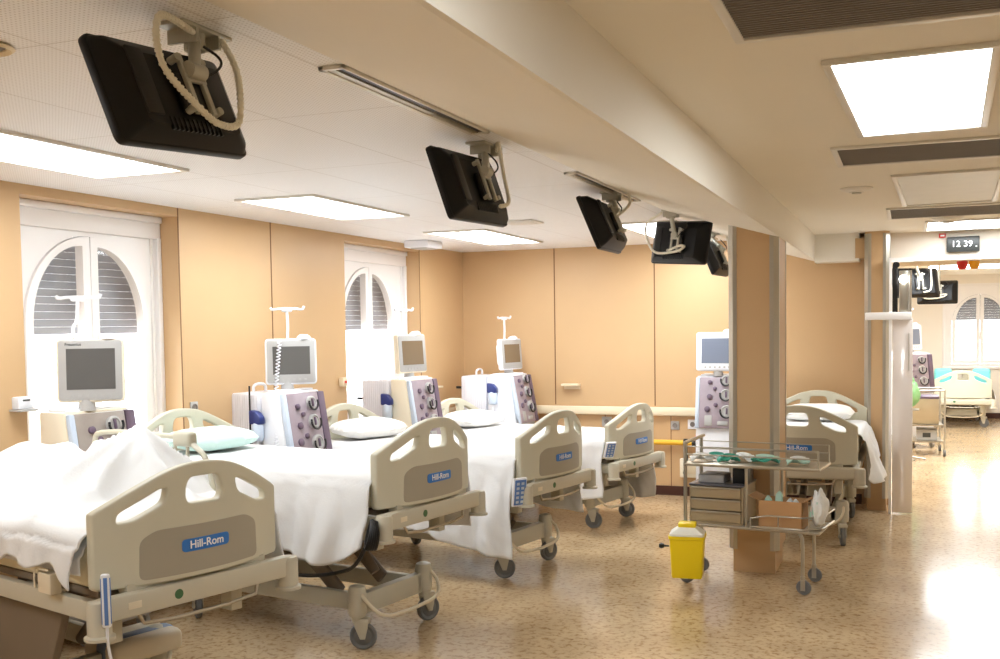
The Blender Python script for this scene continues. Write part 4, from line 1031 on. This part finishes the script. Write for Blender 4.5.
# clock and signals on the lintel
t = thing('digital_clock', 'grey digital wall clock reading 12 39 over the passage', 'clock', (.48, BY-.055, 2.53), R(0))
B().box(-.142, .142, -.02, .02, -.072, .072, bev=.008).build('case', M['clock_face'], t)
text_obj('digits', '12 39', .082, M['digits'], t, loc=(-.01, -.0212, 0), rot=(PI/2, 0, 0))
B().box(.108, .12, -.0225, -.0195, -.03, -.02).build('colon_dot', M['digits'], t, smooth=0)
o = B().box(-.03, .03, -.025, .0, -.02, .02, bev=.004).build('alarm_button', M['red'], loc=(.30, BY-.036, 2.618)); tag(o, 'small red alarm box left of the digital clock', 'alarm')
B().box(-.018, .018, -.028, -.024, -.008, .008).build('button_face', M['letter'], o)
for x, m, lab in ((.50, 'red', 'red signal lamp under the lintel below the clock'), (.61, 'amber', 'amber signal lamp beside the red one below the clock')):
    b = B(); b.lathe([(.05, .05), (.05, .03), (.046, -.01), (.03, -.03), (.001, -.034)]); o = b.build('signal_lamp', M[m], loc=(x, 11.3, 2.35)); tag(o, lab, 'signal lamp', 'signal lamps')
    B().box(-.055, .055, -.03, .03, .05, .065).box(-.012, .012, -.012, .012, .06, H-2.35).build('lamp_base', M['pvc'], o)

# ------------------------------------------------------------------ far room beyond the passage
struct(B().box(-2.5, .60, FARY, FARY+.3, 0, H).box(.60, XR+.2, FARY, FARY+.3, 0, .93).box(.60, XR+.2, FARY, FARY+.3, 2.5, H).box(1.88, XR+.2, FARY, FARY+.3, .9, 2.55).build('wall_far', M['white_paint'], smooth=0))
struct(B().box(-2.7, -2.5, BY+.2, FARY+.3, 0, H).build('wall_far_left', M['white_paint'], smooth=0))
struct(B().box(-2.5, XR, FARY-.015, FARY, 0, .1).build('baseboard_far', M['base_brown'], smooth=0))
w3 = make_window('window_3', -.64, .64, 0, .48, 1.75, 2.3, zbot=.95, shut=1.82, place=(1.24, FARY+.06, 0))
w3.rotation_euler = (0, 0, -PI/2)
struct(B().box(-2.5, XR, 11.9, 12.05, 2.40, H).build('lintel_far_beam', M['cream_paint'], smooth=0))
ceiling_light(.1, 1.2, 12.6, 14.0, 'lit ceiling panel in the far room just past the lintel')
ceiling_light(.3, 1.4, 16.0, 18.4, 'lit ceiling panel in the far room near its window')
ceiling_light(-1.8, -.9, 13, 16, 'unseen ceiling panel added to light the far room from its bed side')  # hidden from the camera, added to help light the far room
make_tv((.36, 14.9, 2.19), -.1, -.12, 0, .50, 'distant black television hung over the passage, back to the camera', 3, mount=(.38, 14.85, H))
make_tv((.09, 14.2, 2.30), .5, -.2, 0, .62, 'distant black television partly hidden behind the glossy door', 1, mount=(.09, 14.1, H))
# loaded trolley in the far room
t = thing('linen_trolley', 'distant grey wire trolley loaded with boxes beyond the passage', 'trolley', (.22, 15.2, 0), R(4))
b = B()
for sx in (-.22, .22):
    for sy in (-.3, .3): b.tube([(sx, sy, .08), (sx, sy, .88)], .012)
    b.tube([(sx, -.3, .88), (sx, .3, .88)], .012)
for y in (-.3, .3): b.tube([(-.22, y, .88), (.22, y, .88)], .012)
b.build('tube_frame', M['steel'], t)
for z in (.18, .40): B().box(-.21, .21, -.29, .29, z, z+.02).build('shelf', M['steel_dull'], t)
for sx in (-.22, .22):
    for sy in (-.3, .3): B().cyl((sx-.015, sy, .045), (sx+.015, sy, .045), .045).build('wheel', M['rubber'], t)
o = B().box(-.17, .17, -.22, .22, 0, .36, bev=.01).build('storage_crate', M['drawer'], loc=(.22, 15.2, .423)); tag(o, 'grey brown crate on the distant wire trolley', 'crate')
B().box(-.175, .175, -.225, .225, .34, .375, bev=.008).build('crate_lid', M['purple_dark'], o)
o = B().box(-.13, .13, -.2, .2, 0, .14, bev=.008).build('stacked_box', M['bezel'], loc=(.24, 15.2, .203)); tag(o, 'low grey box on the bottom shelf of the distant trolley', 'box')
B().box(-.05, .05, -.203, -.198, .04, .1).build('box_label', M['clock_face'], o, smooth=0)
b = B(); q = bmesh.new(); bmesh.ops.create_icosphere(q, subdivisions=4, radius=1)
for v in q.verts:
    p = v.co.copy(); v.co = Vector((p.x*.13*(1+.2*noise.noise(p*3)), p.y*.13, p.z*.17*(1+.2*noise.noise(p*2))))
b._add(q); o = b.build('cloth_bag', M['green_cloth'], loc=(.02, 14.4, .865)); tag(o, 'green cloth bag beside the glossy door in the passage', 'bag')
B().tube([(-.06, 0, .15), (-.03, 0, .24), (.03, 0, .24), (.06, 0, .15)], .012, smooth=2).build('handle', M['green_cloth'], o)
t = thing('bag_stand', 'thin steel stand under the green cloth bag', 'stand', (.02, 14.4, 0))
B().tube([(0, 0, .05), (0, 0, .68)], .014).build('pole', M['steel'], t)
b = B()
for k in range(5): b.tube([(0, 0, .05), (.2*math.cos(k*1.257), .2*math.sin(k*1.257), .02)], .012)
b.build('foot_star', M['steel'], t); B().box(-.12, .12, -.12, .12, .655, .67).build('seat_plate', M['steel'], t)
# far bed dressing
beds[6] = ((.86, 19.85), R(-90), .52)
cloth('bed_sheet', 6, -.8, .82, lambda u: .2, lambda u: .2, 31, label='white sheet on the distant bed under the far window')
for y, lab in ((-.30, 'aqua cushion at the left of the distant bed'), (.30, 'aqua cushion at the right of the distant bed')):
    b = B(); b.box(-.05, .05, -.14, .14, 0, .30, bev=.045, seg=3); o = b.build('cushion', M['aqua']); o.matrix_world = bedmtx(6) @ Matrix.Translation((.66, y, .70)) ; tag(o, lab, 'cushion', 'aqua cushions on the far bed')
    B().tube([(-.052, -.10, .15), (-.052, .10, .15)], .006).build('seam', M['aqua'], o)

# ------------------------------------------------------------------ light
w = bpy.data.worlds.new('world'); sc.world = w; w.use_nodes = True
bg = w.node_tree.nodes['Background']; bg.inputs['Color'].default_value = (.94, .97, 1, 1); bg.inputs['Strength'].default_value = 6.5
sc.view_settings.view_transform = 'Standard'; sc.view_settings.look = 'None'; sc.view_settings.gamma = 1; sc.view_settings.use_curve_mapping = False
sc.view_settings.exposure = .14
sc.cycles.use_denoising = True
sc.cycles.max_bounces = 10; sc.cycles.diffuse_bounces = 5; sc.cycles.glossy_bounces = 4
sc.cycles.sample_clamp_indirect = 8
